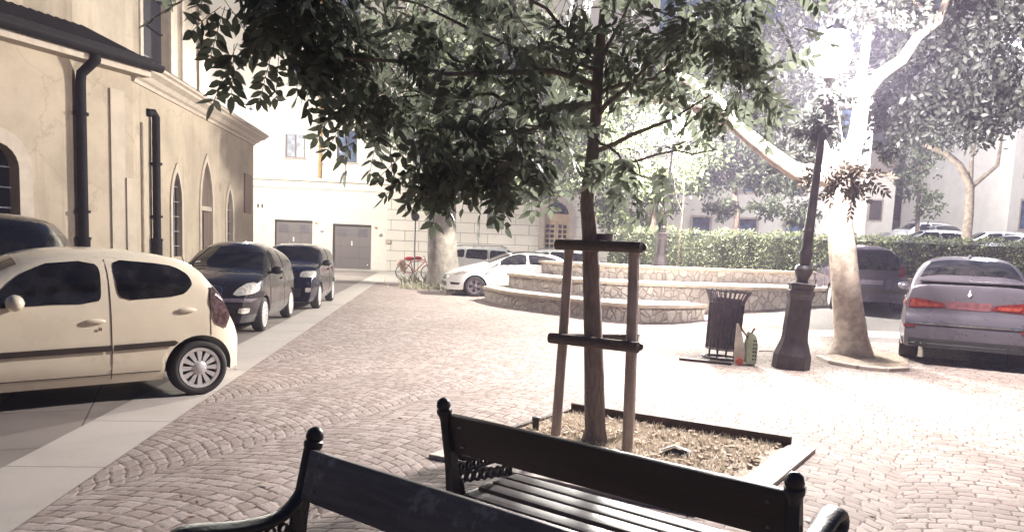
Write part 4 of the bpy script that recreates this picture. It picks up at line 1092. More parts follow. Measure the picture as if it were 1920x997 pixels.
# ------------------------------------------------------------------ benches
bd = Vector((1.31, -1.0, 0)).normalized()              # along the benches, left to right
bf = Vector((-bd.y, bd.x, 0))                          # away from the camera
def bench(label, left, L, face, back_m):
    """left: world xy of the left rear post; face: +1 faces away from the camera, -1 towards it"""
    f = bf * face; o = Vector((left[0], left[1], 0)) + bd * (L / 2)
    rz = math.atan2(bd.y, bd.x) + (0 if face > 0 else PI)
    r = thing('park_bench', label, 'bench', o, rz, 'benches standing back to back')
    hl = L / 2
    # local: x along, +y the way the bench faces, back posts at y ~ 0
    side = [(.50, 0), (.455, 0), (.40, .2), (.39, .36), (.02, .33), (-.10, 0), (-.145, 0), (-.045, .36), (-.075, .60), (-.13, .86), (-.085, .875), (-.03, .62), (.0, .42), (.43, .42), (.47, .39), (.44, .24)]
    for sx in (-1, 1):
        mb = MB()
        Mx = Matrix.Translation((sx * hl - .022, 0, 0)) @ Matrix(((0, 0, 1, 0), (1, 0, 0, 0), (0, 1, 0, 0), (0, 0, 0, 1)))
        mb.prism(side, Mx, .044)
        bmesh.ops.bevel(mb.bm, geom=mb.bm.edges[:], offset=.006, segments=1, affect='EDGES')
        ef = mb.build('end_frame', M_IRON, r, 40)
        mb = MB()
        Mf = Matrix.Translation((sx * hl, -.108, .845)) @ Matrix.Rotation(R(12), 4, 'X')
        mb.lathe([(.024, -.03), (.03, .0), (.036, .012), (.036, .03), (.029, .036), (.034, .046), (.03, .07), (.018, .083), (.004, .088)], 14, Mf); mb.build('finial', M_IRON, ef, 40)
        # sweeping arm with a rolled end
        mb = MB()
        arm = [(-.085, .735), (-.055, .68), (-.01, .635), (.05, .612), (.14, .61), (.25, .625), (.36, .65), (.42, .65), (.46, .625), (.465, .585), (.43, .565)]
        arm = chaikin(arm, 2, False)
        mb.tube([(sx * hl, y, z) for y, z in arm], [.026 + .024 * min(1, i / len(arm) * 1.5) for i in range(len(arm))], 12, True, 0, 0, .62)
        ar = mb.build('armrest', M_IRON, r, 50)
        mb = MB(); mb.tube([(sx * hl, .42, .58), (sx * hl, .40, .47), (sx * hl, .43, .40)], .016, 8); mb.tube([(sx * hl, -.05, .56), (sx * hl, .02, .5), (sx * hl, .05, .41)], .014, 8)
        pts = [(.0 + .055 * k, .565 - .0 * k) for k in range(8)]
        mb.tube([(sx * hl, y, .545) for y, z in pts], .009, 6)
        for y, z in pts[:-1]: mb.lathe([(.022, -.008), (.014, -.008), (.014, .008), (.022, .008)], 10, Matrix.Translation((sx * hl, y + .02, .568)) @ Matrix.Rotation(R(90), 4, 'Y'), cap=False)
        for k in range(7): mb.lathe([(.03, -.008), (.018, -.008), (.018, .008), (.03, .008)], 12, Matrix.Translation((sx * hl, .03 + k * .055, .515 - .006 * k)) @ Matrix.Rotation(R(90), 4, 'Y'), cap=False)
        mb.build('scroll_bracket', M_IRON, ar)
    Mb = Matrix.Translation((0, -.085, .757)) @ Matrix.Rotation(R(13), 4, 'X')
    mb = MB(); mb.box((0, .012, 0), (L - .05, .036, .19), Mb, .008); mb.build('backrest', back_m, r, 40)
    for sx in (-1, 1):
        for z in (-.05, .05): mb = MB(); mb.ball((sx * (hl - .09), .0, z), (.011, .038, .011), 1, 0, Mb @ Matrix.Translation((0, .012, 0))); mb.build('bolt', M_GREY, r)
    for y in (.055, .165, .275, .385):
        mb = MB(); mb.box((0, y, .437 - (.01 if y < .1 else 0)), (L - .05, .088, .034), None, .007); mb.build('seat_slat', M_SLAT, r, 40)
    mb = MB(); mb.box((0, .21, .396), (.05, .40, .03)); mb.build('seat_support', M_IRON, r)
    return r
def top_at(px, py, z): return G(px, py, z)
zf = .93
A0 = top_at(832, 745, zf); A1 = top_at(1491, 884, zf); B0 = top_at(591, 800, zf); B1 = top_at(1328, 990, zf)
bd = (A1 - A0); bd.z = 0; LA = bd.length; bd.normalize(); bf = Vector((-bd.y, bd.x, 0))
offA = A0 + bf * .12
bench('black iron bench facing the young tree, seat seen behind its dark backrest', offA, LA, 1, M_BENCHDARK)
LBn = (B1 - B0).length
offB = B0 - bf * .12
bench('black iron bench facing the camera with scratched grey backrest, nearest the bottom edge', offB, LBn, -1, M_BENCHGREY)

# ------------------------------------------------------------------ tree pit, young tree and its stakes
pB, pR, pL = G(1072, 772), G(1483, 838), G(800, 838)
eR = (pR - pB); eL = (pL - pB)
eL = eL - eR.normalized() * eL.dot(eR.normalized()) * .6
pL = pB + eL; pF = pR + eL
pit = thing('tree_pit_edging', 'rectangular pit edging of rusted steel and pale kerb stone round the young tree', 'edging', (pB + pF) / 2)
def bar(name, a, b, w, h, m, z=0., par=pit, inward=None, bev=.006):
    d = b - a; L = d.length; M_ = Matrix.Translation((a + b) / 2) @ Matrix.Rotation(math.atan2(d.y, d.x), 4, 'Z')
    mb = MB(); mb.box((0, 0, z + h / 2), (L, w, h), M_, bev); return mb.build(name, m, par, None, world=True)
nR = eR.normalized(); nL = eL.normalized()
bar('steel_edge', pB, pR, .05, .115, M_CORTEN, -.02)
bar('steel_edge', pB + nL * .04, pL, .04, .06, M_CORTEN, -.02)
bar('kerb_stone', pR + nL * .03 + nR * .10, pF + nR * .10, .22, .055, M_KERB, -.02)
bar('kerb_stone', pL + nL * .12, pF + nL * .12 - nR * .02, .22, .05, M_KERB, -.02)
poly_obj('soil', [tuple(p.xy) for p in (pB + nR * .02 + nL * .02, pR, pF, pL)], M_SOIL, .012)
# dry grass and chips
def soft_blades(name, poly, n, m, h, w, kind='stuff', z=.012, lean=.7):
    a, b, d = poly
    u = rng.random((n, 1)); v = rng.random((n, 1))
    base = np.array(a[:2]) + u * (np.array(b[:2]) - np.array(a[:2])) + v * (np.array(d[:2]) - np.array(a[:2]))
    ang = rng.random(n) * 2 * PI; hh = h * (.35 + rng.random(n)); ln = lean * rng.random(n) * hh * 1.6
    V = np.zeros((n, 3, 3)); sx = np.cos(ang) * w / 2; sy = np.sin(ang) * w / 2; a2 = rng.random(n) * 2 * PI
    V[:, 0, 0] = base[:, 0] - sx; V[:, 0, 1] = base[:, 1] - sy; V[:, 1, 0] = base[:, 0] + sx; V[:, 1, 1] = base[:, 1] + sy
    V[:, 2, 0] = base[:, 0] + np.cos(a2) * ln; V[:, 2, 1] = base[:, 1] + np.sin(a2) * ln
    V[:, 0, 2] = V[:, 1, 2] = z; V[:, 2, 2] = z + hh * .8
    me = bpy.data.meshes.new(name); me.from_pydata(V.reshape(-1, 3).tolist(), [], np.arange(n * 3).reshape(-1, 3).tolist())
    o = link(name, me, m); o['kind'] = kind; return o
M_DRY = leaf_mat('dry_grass_blades', (.56, .48, .38), (.72, .64, .54), .2)
soft_blades('dry_grass', (pB + nR * .06 + nL * .06, pR - nR * .1 + nL * .06, pL + nR * .06 - nL * .06), 5200, M_DRY, .055, .016)
mb = MB()
for i in range(420):
    p = pB + eR * random.uniform(.03, .97) + eL * random.uniform(.03, .97); s = random.uniform(.012, .035)
    mb.box((0, 0, .02 + s * .3), (s * 1.6, s, s * .5), Matrix.Translation(p) @ Matrix.Rotation(random.uniform(0, 6), 4, 'Z') @ Matrix.Rotation(random.uniform(-.5, .5), 4, 'X'))
tag(mb.build('bark_chips', mat('pale_bark_chips', (.42, .33, .24), .9, 0, .5, 25)), kind='stuff')
# fallen leaves on the setts
mb = MB()
for i in range(170):
    px, py = random.uniform(300, 1900), random.uniform(610, 985); p = G(px, py, .012)
    if (p - (pB + pF) / 2).length < 1.2: continue
    s = random.uniform(.015, .035); M_ = Matrix.Translation(p) @ Matrix.Rotation(random.uniform(0, 6), 4, 'Z') @ Matrix.Rotation(random.uniform(-.3, .3), 4, 'X')
    mb.face([M_ @ Vector(q) for q in ((-s, 0, 0), (0, -s * .4, .004), (s, 0, .006), (0, s * .4, .002))])
tag(mb.build('fallen_leaves', leaf_mat('fallen_leaf', (.16, .08, .035), (.30, .18, .08), .2), recalc=False), kind='stuff')
# a valve box peg and a scrap of plastic in the pit
t = thing('irrigation_peg', 'short black peg sticking out of the dry grass', 'peg', G(1004, 808))
mb = MB(); mb.lathe([(.03, 0), (.03, .10), (.036, .10), (.036, .13), (.02, .135)], 12); mb.build('post', M_BLACK, t, 40)
t = thing('plastic_scrap', 'crumpled black and white plastic scrap lying on the dry soil', 'litter', G(1262, 858), -.3)
mb = MB(); 
for k in range(7): mb.tube([(-.14 + .03 * k, -.05 + .012 * k, .015), (-.02 + .015 * k, .02 + .01 * k, .06 + .01 * math.sin(k)), (.13, .03 + .014 * k, .02)], .012, 6, True, 0, .3, .5)
mb.build('wrapper', M_BLACK, t)
mb = MB(); mb.tube([(-.10, .02, .05), (0, .05, .09), (.12, .08, .05)], .02, 8, True, 0, .2, .35); mb.build('white_strip', M_PLATE, t)

tb = G(1114, 830)
ytree_stakes = thing('tree_stake_frame', 'weathered timber stake frame with crossbars standing round the young trunk', 'tree stakes', tb)
sL0 = G(1041, 822); sR0 = G(1176, 848)
inn = (sR0 - sL0).normalized()
sB0 = tb + bf * .42 + inn * .10
ZT, ZM = 1.70, .88
def stake(base, toward, top):
    p1 = base + (toward - base) * .14; p1 = Vector((p1.x, p1.y, top)); return base, p1
ctr = Vector((tb.x, tb.y, 0))
stk = []
for b_ in (sL0, sR0, sB0):
    a, p1 = stake(b_, ctr, ZT + .02); stk.append((a, p1))
    mb = MB(); mb.tube([a - Vector((0, 0, .05)), (a + p1) / 2 + Vector((.004, 0, 0)), p1], [.044, .042, .04], 14, True, 0, .03); mb.build('stake', M_STAKE, ytree_stakes, 50, world=True)
def at_z(k, z): a, b = stk[k]; f_ = z / b.z; return a + (b - a) * f_
for z in (ZT - .03, ZM):
    for i, j in ((0, 1), (1, 2), (2, 0)):
        a, b = at_z(i, z), at_z(j, z); d = (b - a).normalized(); out = (((a + b) / 2) - ctr); out.z = 0
        o = out.normalized() * .075
        mb = MB(); mb.tube([a - d * .09 + o, b + d * .09 + o], .045 if (i, j) == (0, 1) else .03, 12); mb.build('crossbar', M_STAKEDARK, ytree_stakes, 50, world=True)
tie = thing('tree_tie', 'grey webbing tie holding the young trunk to the top crossbar', 'tie', tb + Vector((0, 0, ZT)))
mb = MB(); mb.lathe([(.075, -.05), (.08, 0), (.075, .05)], 16, Matrix.Translation((0, 0, .02)), cap=False)
oo = (at_z(0, ZT) + at_z(1, ZT)) / 2 - ctr; oo.z = 0
mb.tube([(0, 0, .0), tuple(oo * 1.15)], .028, 8); mb.build('strap', mat('grey_webbing', (.2, .17, .2), .8), tie)

# ------------------------------------------------------------------ foliage
def leaf_mesh(name, m, base, d, s, ln, wd, parent=None, root=None):
    """six-point pointed leaves; arrays (n,3)"""
    n = len(base); d = d / np.linalg.norm(d, axis=1, keepdims=True)
    s = s - d * (s * d).sum(1, keepdims=True); s = s / (np.linalg.norm(s, axis=1, keepdims=True) + 1e-9)
    u = np.cross(d, s)
    ln = ln[:, None]; wd = wd[:, None]
    fr = ((0, 0, 0), (.28, .42, .06), (.62, .40, .08), (1, 0, 0), (.62, -.40, .08), (.28, -.42, .06))
    V = np.stack([base + d * ln * a + s * wd * b + u * wd * c for a, b, c in fr], 1)
    if root is not None: V = V - np.array(root)
    me = bpy.data.meshes.new(name); me.from_pydata(V.reshape(-1, 3).tolist(), [], np.arange(n * 6).reshape(-1, 6).tolist())
    return link(name, me, m, parent)

def rand_unit(n):
    v = rng.normal(size=(n, 3)); return v / np.linalg.norm(v, axis=1, keepdims=True)

def pinnate(clumps, leafl, leafw, rach, droop=.55, npairs=6):
    """compound leaves inside ellipsoid clumps: (centre, radii, count)"""
    B, D, S, Lh, Wd = [], [], [], [], []; R0, R1 = [], []
    for c, r, n in clumps:
        c = np.array(c); r = np.array(r if hasattr(r, '__len__') else (r, r, r * .8))
        p = rand_unit(n) * (rng.random((n, 1)) ** .45)
        out = p.copy(); base = c + p * r
        d = out * .7 + rand_unit(n) * .7 + np.array([0, 0, -droop]); d /= np.linalg.norm(d, axis=1, keepdims=True)
        s = np.cross(d, rand_unit(n)); s /= np.linalg.norm(s, axis=1, keepdims=True)
        rl = rach * (.7 + .6 * rng.random((n, 1)))
        R0.append(base); R1.append(base + d * rl + np.array([0, 0, -.1]) * rl)
        for k in range(npairs * 2 + 1):
            if k == npairs * 2: f = 1.0; dd = d
            else:
                f = .22 + .74 * (k // 2) / (npairs - 1) ; sg = 1 if k % 2 else -1
                dd = d * .55 + s * sg * .9 + rand_unit(n) * .22
            b = base + d * rl * f + np.array([0, 0, -.1]) * rl * f * f
            keep = rng.random(n) < .9
            B.append(b[keep]); D.append(dd[keep] + np.array([0, 0, -.15])); nn = np.cross(d, s) + rand_unit(n) * .35
            S.append(np.cross(dd, nn)[keep]); m_ = keep.sum()
            Lh.append(leafl * (.7 + .5 * rng.random(m_))); Wd.append(leafw * (.75 + .4 * rng.random(m_)))
    return [np.concatenate(q) for q in (B, D, S, Lh, Wd)], np.concatenate(R0), np.concatenate(R1)

def simple_leaves(clumps, leafl, leafw, droop=.3):
    B, D = [], []
    for c, r, n in clumps:
        c = np.array(c); r = np.array(r if hasattr(r, '__len__') else (r, r, r * .75))
        k = max(3, n // 26); cen = rand_unit(k) * (rng.random((k, 1)) ** .4)
        idx = rng.integers(0, k, n); p = cen[idx] + rng.normal(size=(n, 3)) * .17
        B.append(c + p * r); D.append(p * .5 + rand_unit(n) + np.array([0, 0, -droop]))
    B = np.concatenate(B); D = np.concatenate(D); n = len(B)
    return B, D, rand_unit(n), leafl * (.6 + .7 * rng.random(n)), leafw * (.6 + .7 * rng.random(n))

def wiggle(a, b, k=5, amp=.06):
    a, b = Vector(a), Vector(b); L = (b - a).length
    return [a + (b - a) * (i / k) + (Vector((random.uniform(-1, 1), random.uniform(-1, 1), random.uniform(-1, 1))) * amp * L if 0 < i < k else Vector()) for i in range(k + 1)]

def limb(mb, pts, r0, r1, seg=10, na=.05):
    n = len(pts); mb.tube(pts, [r0 + (r1 - r0) * i / (n - 1) for i in range(n)], seg, True, 0, na)

# young staked tree
ML_NEAR = leaf_mat('dark_green_leaf', (.09, .105, .08), (.18, .20, .15), .55)
yt = thing('young_tree', 'young staked tree with drooping feathery leaves in the foreground pit', 'tree', tb)
T0 = tb; T1 = P(1106, 440, tb.y); T2 = P(1101, 380, tb.y - .02); T3 = P(1116, 240, tb.y); T4 = P(1122, 110, tb.y + .05); T5 = P(1150, -120, tb.y + .1); T6 = P(1130, -330, tb.y)
mb = MB(); mb.tube([T0 - Vector((0, 0, .05)), T0 + Vector((0, 0, .12)), (T0 + T1) / 2 + Vector((.01, 0, 0)), T1, T2, T3, T4, T5, T6], [.135, .088, .078, .066, .06, .052, .042, .03, .012], 14, True, 0, .05)
brs = []
def br(a, q, Y, r0=.02, sub=6):
    e = P(q[0], q[1], Y); pts = wiggle(a, e, 6, .035); limb(mb, pts, r0, .006, 7); brs.append(e); return pts
S_ = lambda k: T3 + (T4 - T3) * k
b1 = br(S_(.0), (820, 240), 5.6, .024); b2 = br(S_(.35), (690, 190), 5.9, .024); b3 = br(S_(.6), (530, 70), 5.2, .026); b4 = br(S_(.8), (620, -60), 6.2)
b5 = br(S_(-.35), (1330, 180), 6.2, .024); b6 = br(S_(.1), (1290, 40), 5.9, .022); b7 = br(S_(.5), (1420, 60), 6.4, .02); b8 = br(S_(.4), (960, 250), 5.4); b9 = br(S_(1.), (900, -80), 5.6); b10 = br(S_(.9), (1240, -120), 6.4)
b11 = br(S_(-.1), (1200, 330), 5.7, .014); b12 = br(S_(-.5), (1345, 280), 6.1, .012)
def cl(px, py, Y, r, n): return (tuple(P(px, py, Y)), r, n)
clumps = [
 # left arm
 cl(445, -25, 5.1, (.22, .4, .3), 9), cl(485, 35, 5.1, (.22, .4, .3), 14), cl(545, -25, 5.2, (.3, .45, .3), 27), cl(550, 65, 5.2, (.18, .35, .22), 14), cl(605, -15, 5.5, (.3, .5, .28), 26), cl(635, 65, 5.5, (.3, .45, .2), 20), cl(640, -5, 5.7, (.3, .5, .3), 22), cl(700, 120, 5.8, (.3, .4, .3), 17),
 cl(480, -60, 5.4, (.5, .6, .3), 26),
 # lower left mass
 cl(690, 180, 5.7, (.22, .4, .22), 20), cl(740, 135, 5.9, (.3, .5, .3), 16), cl(760, 215, 5.8, (.28, .45, .22), 14), cl(800, 270, 5.5, (.2, .35, .22), 12), cl(850, 235, 5.6, (.28, .4, .25), 19), cl(870, 310, 5.6, (.26, .35, .17), 24), cl(905, 255, 5.6, (.25, .4, .2), 14), cl(960, 225, 5.5, (.28, .4, .2), 14),
 cl(820, 90, 6.0, (.4, .6, .35), 14), cl(900, 145, 5.8, (.4, .6, .3), 10), cl(940, 60, 5.9, (.45, .6, .35), 16), cl(780, -40, 6., (.6, .7, .3), 26),
 # above the trunk and right
 cl(1040, 130, 6.2, (.45, .7, .35), 24), cl(1020, 250, 6.0, (.35, .5, .25), 30), cl(1070, 20, 6.2, (.5, .8, .35), 23), cl(1150, 120, 6.6, (.4, .6, .35), 27), cl(1200, 30, 6.4, (.4, .7, .35), 30), cl(1180, 280, 5.9, (.25, .4, .2), 9), cl(1240, 330, 6., (.25, .4, .14), 6),
 cl(1300, 60, 6.2, (.4, .6, .35), 26), cl(1390, 40, 6.4, (.4, .6, .35), 27), cl(1400, 140, 6.6, (.35, .5, .25), 19), cl(1330, 170, 6.4, (.3, .5, .25), 14),
 cl(1100, -150, 6.2, (1.1, 1.2, .5), 41), cl(1400, -90, 6.4, (.7, .8, .4), 35),
]
(lb, ld, ls, ll, lw), r0, r1 = pinnate(clumps, .115, .054, .34)
for c, r, n in clumps:
    e = Vector(c); o = min(brs, key=lambda q: (q - e).length)
    limb(mb, wiggle(o, e, 4, .05), .007, .003, 5)
    for k in range(max(2, n // 14)):
        limb(mb, wiggle(e, e + Vector([random.uniform(-1, 1) * q for q in r]), 3, .08), .0045, .002, 4)
mb.build('trunk', M_YBARK, yt, 60, world=True)
leaf_mesh('crown', ML_NEAR, lb, ld, ls, ll, lw, yt, tb)
mb = MB()
for a, b in zip(r0, r1): mb.tube([a, (a + b) / 2 + np.array([0, 0, .012]), b], .0028, 3, False)
mb.build('leaf_stalk', mat('leaf_stalk_green', (.07, .07, .04), .6), yt, world=True)['kind'] = 'stuff'

# right-hand pale tree beside the lamp
rt0 = G(1594, 664)
rt0.z = gz(rt0.x, rt0.y)
pt = thing('forked_tree', 'pale barked forked tree beside the tall black lamp post', 'tree', rt0)
Y = rt0.y
mb = MB()
def PX(px, py, dy=0): return P(px, py, Y + dy)
mb.tube([rt0 - Vector((0, 0, .1)), rt0 + Vector((0, 0, .06)), rt0 + Vector((0, 0, .28)), PX(1588, 560), PX(1580, 470), PX(1572, 390), PX(1578, 330)], [.42, .36, .27, .235, .22, .20, .21], 20, True, 0, .05)
limb(mb, [PX(1578, 345), PX(1530, 325, -.05), PX(1490, 322, -.1), PX(1440, 285, -.2), PX(1385, 240, -.3), PX(1350, 195, -.4), PX(1290, 150, -.5), PX(1240, 130, -.6)], .17, .06, 14)
limb(mb, [PX(1385, 240, -.3), PX(1310, 205, 0), PX(1240, 185, .4), PX(1190, 190, .8)], .10, .05, 10)
limb(mb, [PX(1578, 340), PX(1595, 300, .1), PX(1610, 240, .2), PX(1618, 180, .25), PX(1650, 140, .3), PX(1692, 112, .2), PX(1720, 70, 0), PX(1760, 40, -.1), PX(1778, -10, -.2)], .165, .05, 14)
limb(mb, [PX(1608, 250, .2), PX(1612, 170, .35), PX(1622, 100, .5), PX(1632, 20, .6), PX(1640, -80, .7)], .10, .05, 10)
limb(mb, [PX(1760, 40, -.1), PX(1735, 20, .1), PX(1700, -10, .3)], .04, .03, 8)
limb(mb, [PX(1578, 330), PX(1556, 300, .2), PX(1548, 270, .4), PX(1545, 262, .5)], .08, .02, 8)
mb.build('trunk', M_PBARK, pt, 60, world=True)
ML_VIO = leaf_mat('dull_green_leaf', (.034, .038, .033), (.066, .07, .06), .3)
cl_ = lambda px, py, dy, r, n: (tuple(PX(px, py, dy)), r, n)
cl2 = [cl_(1400, 105, 2.3, (.9, .8, .5), 1700), cl_(1440, 210, 2.9, (.8, .7, .6), 1700), cl_(1530, 230, 3.0, (.7, .6, .5), 1000), cl_(1480, 300, 3.0, (.5, .5, .3), 400), cl_(1552, 115, -1.7, (.3, .3, .3), 80), cl_(1522, 235, -1.75, (.26, .25, .3), 420), cl_(1560, 185, -1.8, (.25, .2, .22), 240), cl_(1600, 10, -.5, (.6, .5, .35), 420), cl_(1690, 10, -.4, (.6, .5, .3), 420), cl_(1520, 60, 2.6, (.8, .7, .5), 900), cl_(1340, 50, 2.4, (1., .9, .6), 1500), cl_(1480, 10, 2.2, (1., .8, .5), 700), cl_(1260, 140, 2.6, (.9, .9, .6), 1200), cl_(1690, 60, 1.6, (1., .8, .7), 1500), cl_(1600, 150, 3., (.9, .8, .6), 600), cl_(1780, 120, 1.3, (1.1, .9, .8), 1700), cl_(1870, 60, .8, (1., .9, .9), 1600), cl_(1700, 200, 1.8, (.7, .7, .6), 1400), cl_(1800, 220, 1.6, (.9, .8, .5), 1100), cl_(1890, 180, 1.3, (.8, .8, .5), 1300), cl_(1600, -30, 2., (1.2, .9, .5), 800), cl_(1860, -40, .6, (1., .9, .5), 700), cl_(1510, 300, .6, (.4, .5, .25), 220), cl_(1660, 280, 2.2, (.35, .5, .35), 330)]
B_, D_, S2, L_, W_ = simple_leaves(cl2, .135, .07)
leaf_mesh('crown', ML_VIO, B_, D_, S2, L_, W_, pt, rt0)
# twig of near leaves hanging across the fork
hang = thing('hanging_spray', 'dark leafy spray hanging across the fork of the pale tree', 'branch', PX(1585, 300, -1.2))
cl3 = [cl_(1590, 345, -1.3, (.22, .3, .13), 26), cl_(1545, 330, -1.2, (.18, .3, .12), 14), cl_(1615, 330, -1.3, (.14, .3, .1), 12)]
(lb, ld, ls, ll, lw), r0, r1 = pinnate(cl3, .11, .05, .3, .3)
leaf_mesh('leaves', leaf_mat('brown_leaf', (.035, .025, .02), (.08, .06, .04), .25), lb, ld, ls, ll, lw, hang, hang.location)
mb = MB(); limb(mb, [PX(1562, 150, -.4), PX(1575, 230, -.9), PX(1590, 345, -1.3)], .012, .006, 6); limb(mb, [PX(1590, 345, -1.3), PX(1545, 330, -1.2)], .006, .003, 5)
for a, b in zip(r0, r1): mb.tube([a, b], .003, 3, False)
mb.build('twig', M_DBARK, hang, world=True)

# tree soil patch with a low stone edge
poly_obj('tree_soil_patch', [tuple(G(x, y).xy) for x, y in ((1535, 670), (1620, 655), (1705, 668), (1700, 692), (1610, 690))], M_SOIL, .012)
te = thing('stone_edging', 'low worn stone edging round the foot of the pale forked tree', 'edging', G(1600, 690))
mb = MB()
eg = [G(*q) for q in ((1535, 671), (1560, 682), (1610, 691), (1660, 696), (1700, 694))]
for a, b in zip(eg, eg[1:]):
    d = b - a; mb.box((0, 0, .02), (d.length * .97, .12, .07), Matrix.Translation((a + b) / 2) @ Matrix.Rotation(math.atan2(d.y, d.x), 4, 'Z'), .012)
mb.build('edge_stones', M_KERB, te, None, world=True)

# big old tree in front of the facade
q = G(832, 541)
bt = thing('old_tree', 'thick grey trunked old tree in front of the rusticated facade', 'tree', q)
Yb = q.y
mb = MB(); mb.tube([q - Vector((0, 0, .1)), q + Vector((0, 0, .25)), q + Vector((-.05, 0, .8)), P(829, 470, Yb), P(828, 420, Yb), P(826, 370, Yb), P(824, 320, Yb)], [.85, .66, .56, .52, .50, .54, .5], 22, True, 0, .05)
limb(mb, [P(826, 350, Yb), P(790, 280, Yb - .5), P(740, 200, Yb - 1), P(690, 120, Yb - 1.5)], .3, .1); limb(mb, [P(826, 350, Yb), P(870, 270, Yb + .3), P(930, 190, Yb + .5), P(1000, 110, Yb)], .32, .1); limb(mb, [P(824, 330, Yb), P(830, 220, Yb), P(850, 80, Yb), P(860, -60, Yb)], .3, .1)
mb.build('trunk', M_GBARK, bt, 60, world=True)
ML_PALE = leaf_mat('fresh_green_leaf', (.085, .105, .05), (.15, .17, .09), .4)
c5 = [cl(800, 240, Yb - 1, (1.3, 1.5, 1.1), 2200), cl(880, 180, Yb, (1.6, 1.8, 1.3), 2600), cl(960, 250, Yb - .5, (1.5, 1.6, 1.1), 2400), cl(780, 100, Yb - 1, (1.6, 1.6, 1.3), 2000), cl(920, 60, Yb, (2., 1.8, 1.5), 2600), cl(1050, 140, Yb, (1.7, 1.8, 1.4), 2400), cl(1060, 270, Yb - .3, (1.2, 1.5, .9), 1800), cl(940, 340, Yb - 1, (1., 1.2, .7), 1400), cl(880, 330, Yb - 1.2, (.8, 1., .6), 840), cl(1000, 350, Yb - .4, (.9, 1., .45), 840), cl(850, -60, Yb, (3.2, 2, 1.5), 2400)]
B_, D_, S2, L_, W_ = simple_leaves(c5, .24, .125)
leaf_mesh('crown', ML_PALE, B_, D_, S2, L_, W_, bt, q)
# garden trees above the hedge
def bg_tree(label, px, Yt, base_z, trunk_pts, r0, cls, m, ll, lw, bark=M_DBARK, name='garden_tree', group='trees behind the hedge'):
    q = P(px, 440, Yt); q.z = base_z
    t = thing(name, label, 'tree', q, 0, group)
    mb = MB(); pts = [q - Vector((0, 0, .1))] + [P(a, b, Yt + c) for a, b, c in trunk_pts[0]]
    limb(mb, pts, r0, r0 * .5, 10, .06)
    for tp in trunk_pts[1:]: limb(mb, [P(a, b, Yt + c) for a, b, c in tp], r0 * .55, r0 * .2, 8, .06)
    mb.build('trunk', bark, t, 60, world=True)
    B_, D_, S2, L_, W_ = simple_leaves([cl(a, b, Yt + c, r, n) for a, b, c, r, n in cls], ll, lw)
    leaf_mesh('crown', m, B_, D_, S2, L_, W_, t, q)
ML_LIT = leaf_mat('light_green_leaf', (.075, .095, .038), (.13, .155, .07), .4)
ML_DULL = leaf_mat('grey_green_leaf', (.06, .07, .045), (.10, .115, .075), .35)
bg_tree('light green tree behind the terrace with a thick bent limb', 1225, 25.5, 1.3, [[(1222, 400, 0), (1228, 340, 0), (1260, 300, 0), (1290, 260, 0), (1330, 240, 0)], [(1228, 340, 0), (1200, 280, 0), (1180, 200, 0)]], .17,
        [(1150, 250, 0, (1.2, 1.2, .8), 2308), (1240, 230, 0, (1.1, 1.2, .8), 2308), (1180, 340, -.5, (1.2, 1., .6), 2052), (1270, 330, 0, (.9, 1., .6), 1590), (1100, 320, 0, (.9, 1., .8), 1795), (1120, 180, .5, (1.5, 1.2, 1.), 2052), (1140, 400, 0, (.8, .8, .5), 1077), (1240, 380, .6, (.8, .8, .5), 500), (1190, 400, .6, (.9, .8, .5), 600), (1290, 190, .5, (1.2, 1., .9), 1100), (1320, 280, .5, (.8, .9, .6), 1077)], ML_LIT, .17, .09)
bg_tree('loose grey green tree between the two lamp posts behind the hedge', 1380, 27.5, 1.3, [[(1382, 400, 0), (1375, 340, 0), (1390, 270, 0), (1400, 180, 0)], [(1378, 350, 0), (1330, 300, 0), (1310, 240, 0)], [(1380, 330, 0), (1440, 280, 0), (1480, 220, 0)]], .12,
        [(1340, 320, 0, (1., 1., .8), 1590), (1420, 320, 0, (1.1, 1., .7), 1795), (1380, 230, 0, (1.4, 1.2, 1.1), 2308), (1480, 330, 0, (.9, 1., .7), 1436), (1350, 390, 0, (.7, .8, .35), 513), (1500, 400, 0, (.8, .8, .4), 540), (1420, 280, .5, (1., .9, .6), 1215), (1440, 390, 0, (.7, .8, .3), 513), (1300, 140, 0, (1.8, 1.4, 1.3), 2052), (1460, 150, 0, (1.6, 1.4, 1.2), 2052)], ML_DULL, .18, .09)
bg_tree('slim sapling standing in front of the clipped hedge', 1274, 23.6, 1.1, [[(1276, 440, 0), (1281, 390, 0), (1283, 330, 0)], [(1280, 400, 0), (1268, 370, 0), (1262, 320, 0)]], .035, [(1283, 320, 0, (.4, .4, .3), 60), (1262, 310, 0, (.3, .3, .3), 40)], ML_LIT, .14, .08)
bg_tree('far leaning tree with a reddish trunk on the hill street', 1812, 31, hz(31), [[(1817, 400, 0), (1819, 350, 0), (1800, 310, 0), (1770, 285, 0), (1730, 270, 0)], [(1819, 350, 0), (1822, 300, 0), (1830, 260, 0)], [(1822, 350, 0), (1870, 310, 0), (1880, 250, 0)]], .2,
        [(1790, 230, 0, (1.6, 1.4, .8), 800), (1870, 220, 0, (1.5, 1.4, .9), 800), (1720, 240, 0, (1., 1., .7), 480), (1840, 150, 0, (2., 1.5, 1.), 900), (1920, 160, 0, (1.4, 1.3, 1.), 600)], ML_VIO, .2, .1, M_PBARK)
bg_tree('bright green tree in front of the brown shuttered house', 1722, 42, hz(42), [[(1722, 380, 0), (1725, 330, 0), (1728, 290, 0)]], .12,
        [(1720, 300, 0, (1.3, 1.2, 1.3), 800), (1745, 270, 0, (1., 1., 1.), 460), (1735, 375, 0, (.9, .9, .9), 420), (1695, 340, 0, (.7, .8, .7), 260), (1710, 250, 0, (1.3, 1., .8), 500)], ML_LIT, .24, .13)
